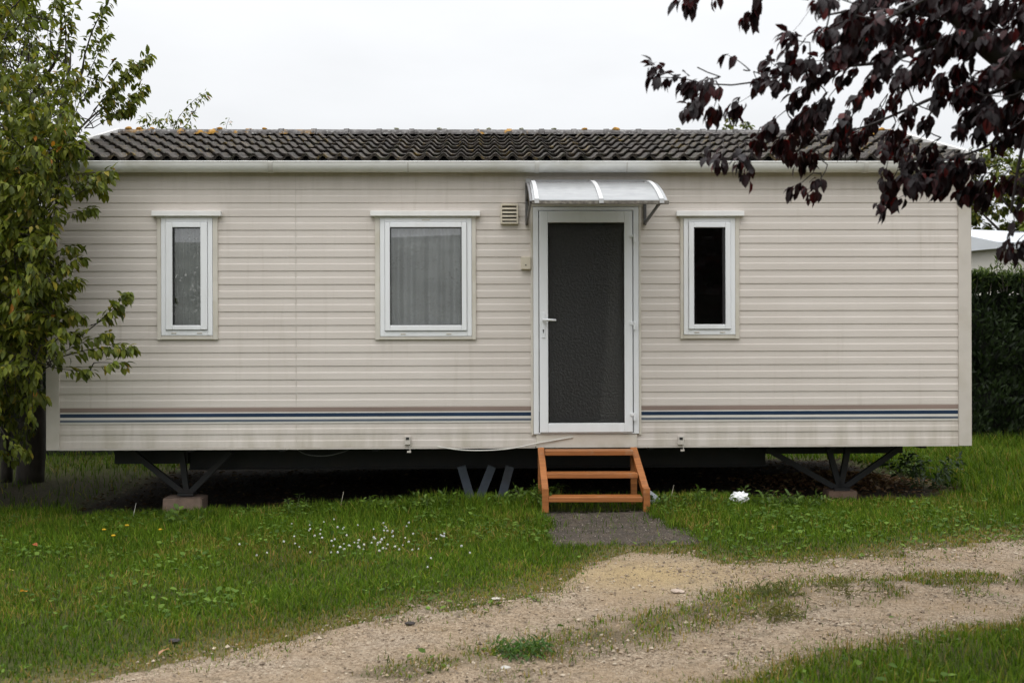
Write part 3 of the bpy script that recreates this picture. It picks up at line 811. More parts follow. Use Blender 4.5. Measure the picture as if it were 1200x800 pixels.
rc.build('ridge_cap', M['ridge'], roof)
def lump(mb, p, r):
    bm = bmesh.new(); bmesh.ops.create_icosphere(bm, subdivisions=2, radius=r)
    for v in bm.verts: v.co *= random.uniform(.75, 1.2)
    mb.add([(v.co.x*1.3+p[0], v.co.y+p[1], v.co.z*.7+p[2]) for v in bm.verts], [tuple(v.index for v in f.verts) for f in bm.faces]); bm.free()
for px, r in ((187,.022),(265,.026),(317,.02),(690,.024),(727,.03),(1032,.04),(1040,.03),(578,.0),(160,.03),(172,.025)):
    if r:
        mb = MB(); lump(mb, ((px-600)/F*12, 2.0-.03, Z1+.065), r)
        mb.build('lichen', M['lichen'], roof, smooth=True)['label'] = 'orange lichen tuft on the ridge'
for px in (578, 616, 654, 520, 470, 800): mb = MB(); lump(mb, ((px-600)/F*12, 2.0-.02, Z1+.068), .02); mb.build('lichen', M['grey_lichen'], roof, smooth=True)['label'] = 'grey lichen tuft on the ridge'
for x in (ru0-.012, ru1+.012):
    vb = MB()
    vb.bar((x, V0-.03, Z0+.035-.01), (x, 2.0, Z1+.043), .035, .06, (0,-.27,1)).bar((x, 2.001, Z1+.043), (x, 4-V0+.03, Z0+.025), .035, .06, (0,.27,1))
    vb.build('verge_trim', M['cap'], home, .004)
# gutter: a half-round trough with end caps and joints
gu0, gu1 = U(66), 3.985
GV, GZ, GR = -.098, 2.928, .062
def gsec(r, n_=13): return [(GV+r*math.cos(a), GZ+r*1.35*math.sin(a)) for a in np.linspace(math.pi, 2*math.pi, n_)]
gm = MB(); so, si = gsec(GR), gsec(GR-.004)
P = [(x, p[0], p[1]) for x in (gu0, gu1) for p in so]+[(x, p[0], p[1]) for x in (gu0, gu1) for p in si]
Ff = [(i_, i_+1, 13+i_+1, 13+i_) for i_ in range(12)]+[(26+i_, 39+i_, 39+i_+1, 26+i_+1) for i_ in range(12)]
Ff += [(0, 13, 39, 26), (12, 38, 51, 25)]
gm.add(P, Ff)
for x in (gu0, gu1): gm.add([(x, p[0], p[1]) for p in so], [tuple(range(13))])
gm.tube([(gu0, GV-GR+.002, GZ), (gu1, GV-GR+.002, GZ)], .0065, 8)
gut = gm.build('gutter', M['gutter'], home, smooth=True)
md = gut.modifiers.new('es', 'EDGE_SPLIT'); md.split_angle = math.radians(40)
for px in (321, 629, 733, 1009, 480, 868):
    jx = U(px); so2 = gsec(GR+.004); w_ = .02 if px in (321,629,1009) else .006
    P = [(x, p[0], p[1]) for x in (jx-w_, jx+w_) for p in so2]
    MB().add(P, [(i_, i_+1, 13+i_+1, 13+i_) for i_ in range(12)]).build('gutter_joint', M['gutter_in'], gut, smooth=True)

# ---------------------------------------------------------------- chassis
ch = MB()
def I(x0, x1, v, z0, z1, w=.07):
    ch.box(x0, x1, v-.006, v+.006, z0+.012, z1-.012); ch.box(x0, x1, v-w/2, v+w/2, z1-.0115, z1); ch.box(x0, x1, v-w/2, v+w/2, z0, z0+.0115)
zc = ZB-.02
for v in (.62, 3.1): I(-2.95, 2.35, v, zc-.235, zc)
for v in (.62, 3.1): ch.box(-3.62, -2.952, v-.04, v+.04, zc-.175, zc-.012); ch.box(2.352, 3.62, v-.04, v+.04, zc-.115, zc-.06).box(3.50, 3.62, v-.04, v+.04, zc-.0598, zc-.012).box(2.6, 2.7, v-.04, v+.04, zc-.0598, zc-.012)
for u in np.linspace(-3.6, 3.6, 10): ch.box(u-.025, u+.025, .02, 3.98, zc-.015, zc+.012)
for u in np.linspace(-2.7, 2.2, 6): ch.box(u-.03, u+.03, .67, 3.05, zc-.14, zc-.02)
chas = ch.build('chassis', M['dark_steel'], home)
chas['label'] = 'dark steel chassis beams under the floor'
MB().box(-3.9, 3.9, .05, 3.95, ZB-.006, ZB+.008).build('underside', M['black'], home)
# axle with two wheels, deep in the shade
for u in (.05,):
    pass
def stand(name, top, apex, m, w=.05):
    s = MB()
    for t in top:
        k_ = (ZB-.07-apex[2])/(t[2]-apex[2]); t = (apex[0]+(t[0]-apex[0])*k_, t[1], ZB-.07)
        s.bar(t, (apex[0]+(t[0]-apex[0])*.06, apex[1], apex[2]), w, w*.8, (0,1,0))
    s.box(apex[0]-.07, apex[0]+.07, apex[1]-.07, apex[1]+.07, apex[2]-.02, apex[2]+.004)
    return s.build(name, m, home)
def HP(px, py, v):
    """house-local point at pixel, v behind the wall"""
    d = 10+v; k = (px-CX)/F; u = (k*d-HXC)/1.0; u = u/(1-k*s_)
    return (u, v, EYE-(py+ROLL*(px-CX)-HY)/F*(d+u*s_))
lv = .40
stand('support_leg', [HP(170,540,lv), HP(262,538,lv), HP(215,540,lv)], HP(220,577,lv), M['dark_steel'])['label'] = 'dark steel prop legs under the left end'
stand('support_leg', [HP(928,541,lv), HP(975,536,lv), HP(992,536,lv), HP(1044,532,lv)], HP(985,571,lv), M['dark_steel'])['label'] = 'dark steel prop legs under the right end'
mb = MB()
for a, b in (((541,546),(555,594)), ((577,546),(558,594)), ((598,546),(585,594))): mb.bar(HP(*a, .30), HP(*b, .30), .075, .03, (0,1,0))
mb.build('support_leg', M['blue_steel'], home)['label'] = 'blue grey steel prop legs left of the steps'

# cables
def hang(name, pts, r, m, lab):
    P = [HP(*p) for p in pts]; mb = MB()
    pts2 = []
    for i_ in range(len(P)-1):
        a = np.array(P[max(i_-1,0)]); b = np.array(P[i_]); c = np.array(P[i_+1]); d = np.array(P[min(i_+2,len(P)-1)])
        for k in range(6):
            t = k/6; pts2.append(.5*((2*b)+(-a+c)*t+(2*a-5*b+4*c-d)*t*t+(-a+3*b-3*c+d)*t**3))
    pts2.append(np.array(P[-1])); mb.tube(pts2, r, 6)
    o = mb.build(name, m, home, smooth=True); o['label'] = lab; return o
hang('cable', [(512,523,-.035),(540,527,-.035),(570,527.5,-.035),(600,525,-.035),(630,519,-.035),(671,512,-.03)], .0055, M['cable'], 'white cable looping along the wall foot by the door')
hang('cable', [(345,524,.1),(358,532,.1),(380,534,.1),(400,530,.1),(412,525,.1)], .004, M['grey_cable'], 'thin grey cable sagging under the wall')

def hworld(u, v, z):
    return (HXC+u*c_-v*s_, 10+u*s_+v*c_, z)

# concrete blocks under the props
def block(px, w, d, h, ztop, m, label, rz=0.0):
    p = HP(px, 580, lv); q = hworld(p[0], lv, 0)
    bm = bmesh.new(); bmesh.ops.create_cube(bm, size=1)
    bmesh.ops.bevel(bm, geom=bm.edges[:], offset=.03, segments=2, affect='EDGES')
    bmesh.ops.subdivide_edges(bm, edges=bm.edges[:], cuts=2, use_grid_fill=True)
    for v in bm.verts: v.co = Vector((v.co.x*w, v.co.y*d, v.co.z*h))+Vector([random.uniform(-.003,.003) for _ in range(3)])
    me = bpy.data.meshes.new('concrete_block'); bm.to_mesh(me); bm.free()
    o = link('concrete_block', me, m); o.location = (q[0], q[1], ztop-h/2); o.rotation_euler = (0,0,rz)
    return tag(o, label, 'block', 'blocks carrying the prop legs')
block(218, .345, .25, .26, HP(220,580,lv)[2]-.008, M['block'], 'pinkish concrete block under the prop legs at the left end', .03)
block(985, .26, .22, .2, HP(985,572.5,lv)[2]-.008, M['dark_block'], 'dark brown block under the prop legs at the right end', -.05)

# ------------------------------------------------------------------ wooden steps
stz = float(gz(.65, 9.4))
steps = empty('wooden_steps', (0,0,0)); tag(steps, 'orange brown open wooden steps with three treads leading up to the door', 'steps')
dT, dB = 9.93, 9.42
def WP_(px, py, d): return tuple(PX(px, py, d))
# side boards run from the wall down to the pad
xl, xr = (633.5-600)/F*dT, (742-600)/F*dT
xl2, xr2 = (638.5-600)/F*dB, (757-600)/F*dB
foot = stz+.012
topz = ZB-.004
for xa, xb in ((xl, xl2), (xr, xr2)):
    MB().bar((xa, dT, topz-.03), (xb, dB+.05, foot+.16), .055, .085, (0,-1,.6)).build('stringer', M['wood'], steps, .004)
    MB().box(xb-.027, xb+.027, dB-.03, dB+.045, foot, foot+.20).build('leg', M['wood'], steps, .004)
    MB().box(xa-.026, xa+.026, dT-.035, dT+.035, foot-.005, topz-.001).build('leg', M['wood'], steps, .004)
for k, (py, d) in enumerate(((526.5, 9.84), (553, 9.66), (580.5, 9.475))):
    tt_ = (dT-d)/(dT-dB); xa = xl+(xl2-xl)*tt_+.028; xb = xr+(xr2-xr)*tt_-.029
    z = EYE-(py+ROLL*90-HY)/F*d
    tr = MB().box(xa, xb, d-.09, d-.002, z-.042, z).box(xa, xb, d+.004, d+.09, z-.042, z-.002)
    o = tr.build('tread', M['wood'], steps, .005); o['label'] = ('top tread', 'middle tread', 'bottom tread')[k]+' of the steps'

# grey sheet lying edge-on behind the right foot of the steps
p = PX(763, 597, 9.62)
o = MB().add([(-.05,-.004,0),(.09,-.004,0),(.075,-.004,.10),(-.05,-.004,.20),(-.05,.004,0),(.09,.004,0),(.075,.004,.10),(-.05,.004,.20)],
             [(0,1,2,3),(7,6,5,4),(0,4,5,1),(1,5,6,2),(2,6,7,3),(3,7,4,0)]).build('metal_offcut', M['sheet_grey'])
o.location = p; o.location.z = float(gz(p[0], p[1])); o.rotation_euler = (math.radians(-18), 0, .15)
tag(o, 'grey metal offcut leaning by the right foot of the wooden steps', 'metal sheet')

# crumpled white paper
bm = bmesh.new(); bmesh.ops.create_icosphere(bm, subdivisions=3, radius=.055)
for v in bm.verts:
    n_ = v.co.normalized(); a = math.sin(n_.x*9+1)*math.sin(n_.y*11+2)+math.sin(n_.z*13)*math.cos(n_.x*7)
    v.co = n_*.055*(1+.22*a+random.uniform(-.05,.05)); v.co.x *= 1.25; v.co.z *= .75
me = bpy.data.meshes.new('crumpled_paper'); bm.to_mesh(me); bm.free()
p = PX(866, 588, 9.75); o = link('crumpled_paper', me, M['paper']); o.location = p; o.location.z = float(gz(p[0],p[1]))+.085; o.scale = (1.15,1.15,1.15)
tag(o, 'crumpled white paper lying in the grass right of the steps', 'paper')

# ------------------------------------------------------------------ grass
def scatter_grass(name, N, region, hfun, wfun, colfun, dens, m, label, lean=.45):
    x0, x1, y0, y1 = region
    X = rng.uniform(x0, x1, N); Y = rng.uniform(y0, y1, N)
    k = (abs(X) < .46*Y+1.0) & (rng.random(N) < dens(X, Y)); X, Y = X[k], Y[k]; n = len(X)
    H = hfun(X, Y)*(.55+.75*rng.random(n)); W = wfun(X, Y)*(.7+.6*rng.random(n))
    az = rng.uniform(0, 2*np.pi, n); le = np.abs(rng.normal(0, lean, n))+.08
    D = np.stack([np.cos(az), np.sin(az), np.zeros(n)], 1); S = np.stack([-np.sin(az+rng.normal(0,.6,n)), np.cos(az), np.zeros(n)], 1)
    B = np.stack([X, Y, gz(X, Y)-.004+np.where(track_in(X, Y) > .05, .022*np.exp(-((Y-humpf(X))/.32)**2), 0)], 1); up = np.array([0,0,1.0])
    def ring(t, w):
        c = B+up*(H*t*(1-.28*le*t))[:,None]+D*(H*le*t*t)[:,None]
        return c-S*(W*w/2)[:,None], c+S*(W*w/2)[:,None]
    V = np.stack([*ring(0, .9), *ring(.5, 1.0), *ring(1.0, .15)], 1)
    Fq = (np.arange(n)*6)[:,None,None]+np.array([(0,1,3,2),(2,3,5,4)])[None]
    C = np.repeat(np.clip(colfun(X, Y, n), .004, 1), 6, axis=0)
    C = C*np.tile(np.array([.8,.8,1,1,1.1,1.1]), n)[:,None]  # roots darkened, tips lightened: occlusion between blades put into the colour
    o = mesh_np(name, V.reshape(-1,3), Fq.reshape(-1,4), C, m, smooth=True)
    return tag(o, label, None, None, 'stuff'), n
def lawn_dens(x, y):
    t = track_in(x, y)
    d = 1-sstep(-.06, .20, t+(fbm(x, y, .22, 14)-.5)*.35)
    hump = np.exp(-((y-humpf(x))/.33)**2)*sstep(.30, .52, fbm(x, y, .42, 51))*sstep(-1.3, .1, x)*1.0
    edge = np.exp(-(t/.2)**2)*.6*sstep(.36, .56, fbm(x, y, .2, 66))
    d = np.maximum(np.maximum(d, hump*(t > .05)), edge)
    u = under(x, y); d = d*(1-sstep(-.05, .22, u))
    d = d*(1-.97*sstep(-.10, .22, pad_in(x, y)+(fbm(x, y, .16, 45)-.5)*.3))
    d = d*(1-.9*sstep(.45, .6, np.exp(-(((x-3.1)/.8)**2+((y-11.2)/.5)**2))))
    d = d*(1-.85*sstep(.0, .12, np.minimum(np.minimum(x-.20, 1.14-x), np.minimum(y-9.1, 10.2-y))))
    thin = .62+.38*sstep(.35, .6, fbm(x, y, .8, 19))
    return d*thin
def lawn_h(x, y):
    t = track_in(x, y)
    far = sstep(7.6, 9.5, y)
    h = .040+.036*far*(.5+fbm(x, y, .5, 23))*(1-.7*sstep(1.6, 2.3, x)*sstep(8.6, 9.4, y))+.02*fbm(x, y, .6, 29)
    h = h*(.45+.55*sstep(.0, .8, -t))
    fore = (y < lowf(x))*.03
    wall = np.exp(-((y-9.75)/.25)**2)*.12*fbm(x, y, .35, 37)*sstep(-2.4, -1.2, x)*(1-.85*sstep(1.6, 2.3, x))
    return np.where(t > 0, .030, h+fore+wall)
GREENS = np.array([(.066,.122,.008),(.100,.168,.011),(.038,.074,.006),(.145,.180,.016),(.21,.165,.038),(.27,.180,.055)])
def lawn_col(x, y, n):
    t = track_in(x, y)
    dry = np.clip(.04+.75*sstep(-.55, .02, t)*(.35+fbm(x, y, .4, 12))+.22*sstep(.54, .70, fbm(x, y, .7, 91)), 0, .85)
    dry = np.where(t > .02, .50, dry); dry = np.where(y < lowf(x)-.15, .08, dry)
    r = rng.random(n); g = rng.choice(4, n, p=[.38,.30,.2,.12]); dd = rng.choice([3,4,5], n, p=[.3,.4,.3])
    c = GREENS[np.where(r < dry, dd, g)]
    lum = .75+.55*fbm(x, y, .55, 71)
    return c*(lum*(1+rng.normal(0,.15,n)))[:,None]
wf = lambda x, y: .0030+.00022*y
scatter_grass('grass', 460000, (-6, 6, 4.2, 10.5), lawn_h, wf, lawn_col, lawn_dens, M['grass'], 'short green and straw coloured grass in front of the mobile home')
scatter_grass('grass', 90000, (4.1, 12, 9.5, 19), lambda x,y: .09+.08*fbm(x,y,.8,2)+.10*sstep(14.5,16.5,y), lambda x,y: .008+0*x, lambda x,y,n: lawn_col(x,y*0-20,n)*.88,
              lambda x,y: 1-sstep(-.1,.1,under(x,y)), M['grass'], 'longer grass beyond the right end of the mobile home')
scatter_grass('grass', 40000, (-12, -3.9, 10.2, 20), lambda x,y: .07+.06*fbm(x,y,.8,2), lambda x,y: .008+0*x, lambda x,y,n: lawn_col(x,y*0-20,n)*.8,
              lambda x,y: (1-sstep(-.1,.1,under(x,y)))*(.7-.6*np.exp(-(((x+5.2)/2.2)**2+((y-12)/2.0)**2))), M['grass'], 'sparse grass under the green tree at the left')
scatter_grass('grass', 30000, (-5, 6, 14.1, 19), lambda x,y: .10+.06*fbm(x,y,.8,2), lambda x,y: .009+0*x, lambda x,y,n: lawn_col(x,y*0-20,n),
              lambda x,y: .8+0*x, M['grass'], 'grass behind the mobile home seen under its floor')

# broad leaves of clover and plantain between the blades
def groundcover(N, dens):
    X = rng.uniform(-5.5, 6, N); Y = rng.uniform(4.4, 10.0, N)
    k = (abs(X) < .46*Y+.8) & (rng.random(N) < dens(X, Y)*lawn_dens(X, Y)); X, Y = X[k], Y[k]; n = len(X)
    az = rng.uniform(0, 6.28, n)
    D = np.stack([np.cos(az), np.sin(az), rng.uniform(.1,.7,n)], 1); N_ = np.tile([0,0,1.0], (n,1))+rng.normal(0,.25,(n,3))
    L = .022+.03*rng.random(n)**2
    P = np.stack([X, Y, gz(X,Y)+lawn_h(X,Y)*rng.uniform(.2,.85,n)], 1)
    c = np.array([(.08,.14,.022),(.12,.19,.03),(.06,.11,.02)])[rng.integers(0,3,n)]*(1+rng.normal(0,.15,n))[:,None]
    V, Fc, Cc = leaf_arrays(P, D, N_, L, L*.75, c, .2, .1)
    return tag(mesh_np('clover_leaves', V, Fc, Cc, M['grass'], smooth=True), 'low clover and broad leaved weeds in the lawn', None, None, 'stuff')
groundcover(60000, lambda x, y: sstep(.42, .7, fbm(x, y, .55, 61))*(.25+.75*sstep(7.2, 9.2, y)))

# loose stones on the track
N = 120000
X = rng.uniform(-5, 6, N); Y = rng.uniform(4.3, 9.8, N); T = track_in(X, Y)
k = (abs(X) < .46*Y+.6) & (T > -.10) & (rng.random(N) < .25+.75*sstep(.45,.65,fbm(X,Y,.35,83)))
X, Y = X[k], Y[k]; n = len(X); R = .0022+.009*rng.random(n)**9+.0030*rng.random(n)
OV = np.array([(1,0,0),(-1,0,0),(0,1,0),(0,-1,0),(0,0,1),(0,0,-1)], float); OF = np.array([(0,2,4),(2,1,4),(1,3,4),(3,0,4),(2,0,5),(1,2,5),(3,1,5),(0,3,5)])
jit_ = OV[None]*rng.uniform(.6,1.4,(n,6,1))+rng.normal(0,.22,(n,6,3)); jit_[:,:,2] *= .7
ang = rng.uniform(0,6.28,n); ca2, sa2 = np.cos(ang)[:,None], np.sin(ang)[:,None]
xx = jit_[:,:,0]*ca2-jit_[:,:,1]*sa2; yy = jit_[:,:,0]*sa2+jit_[:,:,1]*ca2
hmm = np.exp(-((Y-humpf(X))/.24)**2)
base = gz(X,Y)+.007+hmm*.018
V = np.stack([xx*R[:,None]+X[:,None], yy*R[:,None]+Y[:,None], jit_[:,:,2]*R[:,None]+(base+R*.15)[:,None]], -1)
c = np.array([(.35,.265,.185),(.45,.37,.275),(.25,.18,.12),(.15,.11,.075),(.38,.28,.18)])[rng.integers(0,5,n)]*(1+rng.normal(0,.12,n))[:,None]
tag(mesh_np('gravel', V.reshape(-1,3), ((np.arange(n)*6)[:,None,None]+OF[None]).reshape(-1,3), np.repeat(np.clip(c,.02,.8),6,axis=0), M['stone']),
    'loose pale gravel stones on the vehicle track', None, None, 'stuff')

# grit on the asphalt pad
N = 9000
X = rng.uniform(PADC[0]-1, PADC[0]+1, N); Y = rng.uniform(PADC[1]-1, PADC[1]+1.0, N)
k = pad_in(X, Y) > -.02; X, Y = X[k], Y[k]; n = len(X); R = .0025+.004*rng.random(n)**3
J = OV[None]*rng.uniform(.6,1.4,(n,6,1))+rng.normal(0,.2,(n,6,3)); J[:,:,2] *= .7
V = np.stack([J[:,:,0]*R[:,None]+X[:,None], J[:,:,1]*R[:,None]+Y[:,None], J[:,:,2]*R[:,None]+(gz(X,Y)+.014)[:,None]], -1)
c = np.array([(.06,.047,.035),(.10,.08,.06),(.03,.024,.019),(.30,.26,.21)])[rng.choice(4,n,p=[.38,.25,.27,.10])]*(1+rng.normal(0,.15,n))[:,None]
tag(mesh_np('grit', V.reshape(-1,3), ((np.arange(n)*6)[:,None,None]+OF[None]).reshape(-1,3), np.repeat(np.clip(c,.01,.8),6,axis=0), M['stone']),
    'dark grit and crumbs on the asphalt pad below the steps', None, None, 'stuff')

# single stones one can point at
def rock(px, py, r, c, label):
    p = GX(px, py, float(gz(*GX(px, py))))
    bm = bmesh.new(); bmesh.ops.create_icosphere(bm, subdivisions=2, radius=r)
    for v in bm.verts: v.co *= random.uniform(.78,1.15); v.co.x *= 1.35; v.co.z *= .4
    me = bpy.data.meshes.new('stone'); bm.to_mesh(me); bm.free()
    o = link('stone', me, simple('stone_'+label[:6].strip().replace(' ','_'), c, .85, .15, 40)); o.location = (p[0], p[1], float(gz(*p))+.012+r*.05); o.rotation_euler = (0,0,random.uniform(-.6,.6))
    tag(o, label, 'stone', 'stones on the track')
rock(581, 704, .020, (.44,.40,.34), 'pale cream stone at the grass edge of the track, below the left lawn')
rock(590, 786, .024, (.40,.38,.34), 'flat whitish stone beside a green tuft in the middle strip')
rock(793, 695, .030, (.38,.30,.24), 'large flat pinkish stone set in the far wheel rut')
rock(479, 733, .022, (.035,.028,.024), 'small dark clod at the left edge of the gravel')
rock(204, 752, .022, (.03,.025,.022), 'small dark clod in the grass at the lower left')

# leaf litter mound under the right end
n = 2600
X = rng.normal(3.15, .42, n); Y = rng.normal(11.25, .30, n)
hgt = .10*np.exp(-(((X-3.15)/.55)**2+((Y-11.25)/.4)**2))
az = rng.uniform(0,6.28,n)
c = np.array([(.16,.085,.045),(.22,.13,.075),(.10,.055,.03),(.27,.19,.11)])[rng.integers(0,4,n)]*(1+rng.normal(0,.15,n))[:,None]
L = .03+.04*rng.random(n)
V, Fc, Cc = leaf_arrays(np.stack([X,Y,gz(X,Y)+hgt+.01*rng.random(n)],1), np.stack([np.cos(az),np.sin(az),rng.normal(0,.3,n)],1), np.tile([0,0,1.],(n,1))+rng.normal(0,.4,(n,3)), L, L*.55, c, .2, .15)
tag(mesh_np('leaf_litter', V, Fc, Cc, M['grass'], smooth=True), 'heap of brown fallen leaves under the right end of the home', None, None, 'stuff')

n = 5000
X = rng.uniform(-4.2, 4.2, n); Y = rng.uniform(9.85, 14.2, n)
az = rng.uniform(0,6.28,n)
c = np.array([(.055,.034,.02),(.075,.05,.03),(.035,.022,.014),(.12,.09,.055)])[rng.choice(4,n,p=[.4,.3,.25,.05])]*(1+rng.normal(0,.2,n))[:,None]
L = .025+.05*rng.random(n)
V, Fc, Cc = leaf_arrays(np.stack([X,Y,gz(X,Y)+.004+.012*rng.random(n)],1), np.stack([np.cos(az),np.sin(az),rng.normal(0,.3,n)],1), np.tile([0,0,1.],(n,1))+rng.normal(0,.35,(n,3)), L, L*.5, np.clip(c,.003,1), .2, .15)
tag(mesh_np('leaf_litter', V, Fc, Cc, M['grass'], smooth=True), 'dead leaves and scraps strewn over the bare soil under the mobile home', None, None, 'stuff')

# tall weeds along the dark edge under the wall
def weed(px, py, d, h, nst, spread, cols, label, group=None, leafl=.06, name='weed', n_leaf=12, ww=.42):
    p = PX(px, py, d); x, y = p[0], p[1]; z = float(gz(x, y))
    w = empty(name, (x, y, z)); tag(w, label, 'weed', group)
    fo = Foliage(leafl, ww, cols, [1]*len(cols), .3, .25)
    for k in range(nst):
        a = random.uniform(0, 6.28); r = spread*math.sqrt(random.random())
        b = (r*.5*math.cos(a), r*.5*math.sin(a), -.01); hh = h*random.uniform(.55, 1)
        fo.shoot(b, (r*math.cos(a)*1.4, r*math.sin(a)*1.4, hh), n_leaf, .0, .0035, .9, start=.08)
    fo.build('foliage', M['leaf'], w)
    sm = bpy.data.materials.get('weed_stem') or simple('weed_stem', (.07,.09,.03), .7)
    fo.tw.build('stem', sm, w)
    return w
G1 = [(.08,.14,.022),(.12,.185,.03),(.06,.10,.018)]
weed(628, 590, 9.75, .22, 16, .20, G1, 'bushy green weed against the left foot of the wooden steps')
weed(606, 596, 9.7, .13, 12, .16, G1, 'low leafy weed between the blue grey props and the steps')
weed(505, 592, 9.75, .15, 10, .2, G1, 'spiky green weed in front of the dark gap below the wide window')
weed(455, 590, 9.75, .16, 12, .22, G1, 'broad weed clump below the left edge of the wide window')
weed(340, 590, 9.75, .20, 6, .15, G1, 'thin tall weed at the dark gap between the two left windows', leafl=.04)
weed(796, 596, 9.6, .15, 14, .2, G1, 'leafy weed clump right of the grey metal offcut')
weed(890, 590, 9.75, .14, 18, .3, G1, 'wide weed clump just right of the crumpled white paper')
weed(825, 592, 9.75, .13, 10, .2, G1, 'low weed clump just left of the crumpled white paper')
weed(935, 590, 9.75, .11, 12, .22, G1, 'small weed clump left of the dark brown block')
weed(1078, 575, 10.9, .33, 26, .30, [(.03,.055,.015),(.045,.075,.02),(.02,.04,.012)], 'dark green bushy weed below the right end of the home', leafl=.07)
weed(1050, 572, 11.9, .25, 18, .3, G1, 'pale green weed on the far side of the leaf heap')
weed(215, 605, 9.6, .09, 14, .22, G1, 'light green broad leaved weed in front of the pinkish concrete block', leafl=.055, ww=.8)
weed(612, 772, 5.2, .07, 26, .10, [(.05,.11,.02),(.07,.14,.025)], 'bright green tuft on the middle strip beside the whitish stone', leafl=.05, ww=.2)
weed(908, 704, 6.3, .06, 26, .14, [(.10,.12,.03),(.15,.145,.05)], 'yellowish grass tuft on the middle strip at the right', leafl=.05, ww=.14)
weed(905, 730, 5.85, .05, 20, .12, [(.13,.13,.035),(.17,.15,.05)], 'yellow tuft nearer the camera than the other right tuft', leafl=.05, ww=.14)
weed(990, 700, 6.4, .05, 22, .16, [(.12,.12,.035),(.14,.13,.045)], 'sparse dry tuft at the right of the middle strip', leafl=.05, ww=.14)
# bare dry stalks
for k, (px, h, lb) in enumerate(((155,.16,'bleached dry stalk leaning in the dark gap left of the pinkish block'), (398,.2,'dry seed stalk in front of the gap between the left windows'), (785,.18,'thin dry stalk right of the steps'))):
    p = PX(px, 595, 9.85); z = float(gz(p[0],p[1]))
    o = MB().tube([(0,0,0),(.01,0,h*.5),(.03,.0,h)], [.003,.0025,.0015], 5).build('dry_stalk', M['cable'] if k == 0 else M['vent']); o.location = (p[0],p[1],z-.005)
    tag(o, lb, 'stalk')

# clover flowers
def flower_mesh(nm, r, c0, c1, n=26):
    bm = bmesh.new(); bmesh.ops.create_icosphere(bm, subdivisions=2, radius=r)
    for v in bm.verts: v.co *= random.uniform(.7, 1.25)
    me = bpy.data.meshes.new(nm); bm.to_mesh(me); bm.free()
    a = me.color_attributes.new('Col', 'FLOAT_COLOR', 'POINT')
    for d_ in a.data: d_.color = (*[p+(q-p)*random.random() for p, q in zip(c0, c1)], 1)
    me.materials.append(M['flower']); return me
cm = flower_mesh('clover_flower', .0074, (.42,.43,.34), (.74,.74,.68))
src = bpy.data.objects.new('clover_flower', cm)
CL = []
for _ in range(70):
    px = np.clip(random.gauss(430, 48), 305, 520); py = random.gauss(636, 13)+(px-430)*.03
    if 608 < py < 668: CL.append((px, py))
CL += [(x, y) for x, y in ((280,638),(300,651),(312,648),(345,637),(350,641),(368,628),(375,621),(395,618),(388,634),(390,640),(540,640),(550,648))]
for k, (px, py) in enumerate(CL):
    o = src if k == 0 else src.copy()
    col.objects.link(o); p = GX(px, py, -.02); z = float(gz(p[0],p[1])+lawn_h(np.array([p[0]]),np.array([p[1]]))[0])
    q = GX(px, py, z); o.location = (q[0], q[1], z+.004); s = random.uniform(.7,1.15); o.scale = (s,s,s); o.rotation_euler = (random.random(),random.random(),random.random()*6)
    tag(o, 'small white clover flower in the lawn below the wide window', 'flower', 'white clover flowers in the lawn')
dm = flower_mesh('yellow_flower', .015, (.75,.42,.02), (.85,.55,.04))
for k, (px, py, lb) in enumerate(((148,615,'orange yellow flower nearest the pinkish block of four in the left lawn'), (121,620,'small yellow flower at the left of the flower group below the narrow left window'), (132,627,'yellow flower lowest in the grass of the left flower group'), (187,620,'orange flower in the grass just in front of the pinkish block'))):
    o = bpy.data.objects.new('yellow_flower', dm); col.objects.link(o); z = float(gz(*GX(px,py)))+.075; q = GX(px, py, z)
    o.location = (*q, z); o.scale = (1.0,1.0,.5); tag(o, lb, 'flower', 'yellow flowers in the left lawn')
def fallen(px, py, l, c, label):
    z = float(gz(*GX(px,py)))+.045; q = GX(px, py, z)
    V, Fc, Cc = leaf_arrays(np.zeros((1,3)), np.array([[1,.2,.15]]), np.array([[0,-.4,1.]]), np.array([l]), np.array([l*.6]), np.array([c]), .3, .2)
    o = mesh_np('fallen_leaf', V, Fc, Cc, M['leaf'], smooth=True); o.location = (*q, z); o.rotation_euler = (0,0,random.uniform(0,6))
    tag(o, label, 'leaf', 'fallen leaves on the lawn')
fallen(30, 693, .065, (.60,.26,.04), 'bright orange fallen leaf on the grass at the far left')
fallen(38, 637, .06, (.42,.12,.05), 'rust red fallen leaf on the grass at the far left')
fallen(14, 668, .06, (.45,.40,.10), 'yellowish fallen leaf near the left edge of the lawn')
fallen(197, 760, .07, (.50,.28,.18), 'pinkish brown fallen leaf on the lower left grass edge')

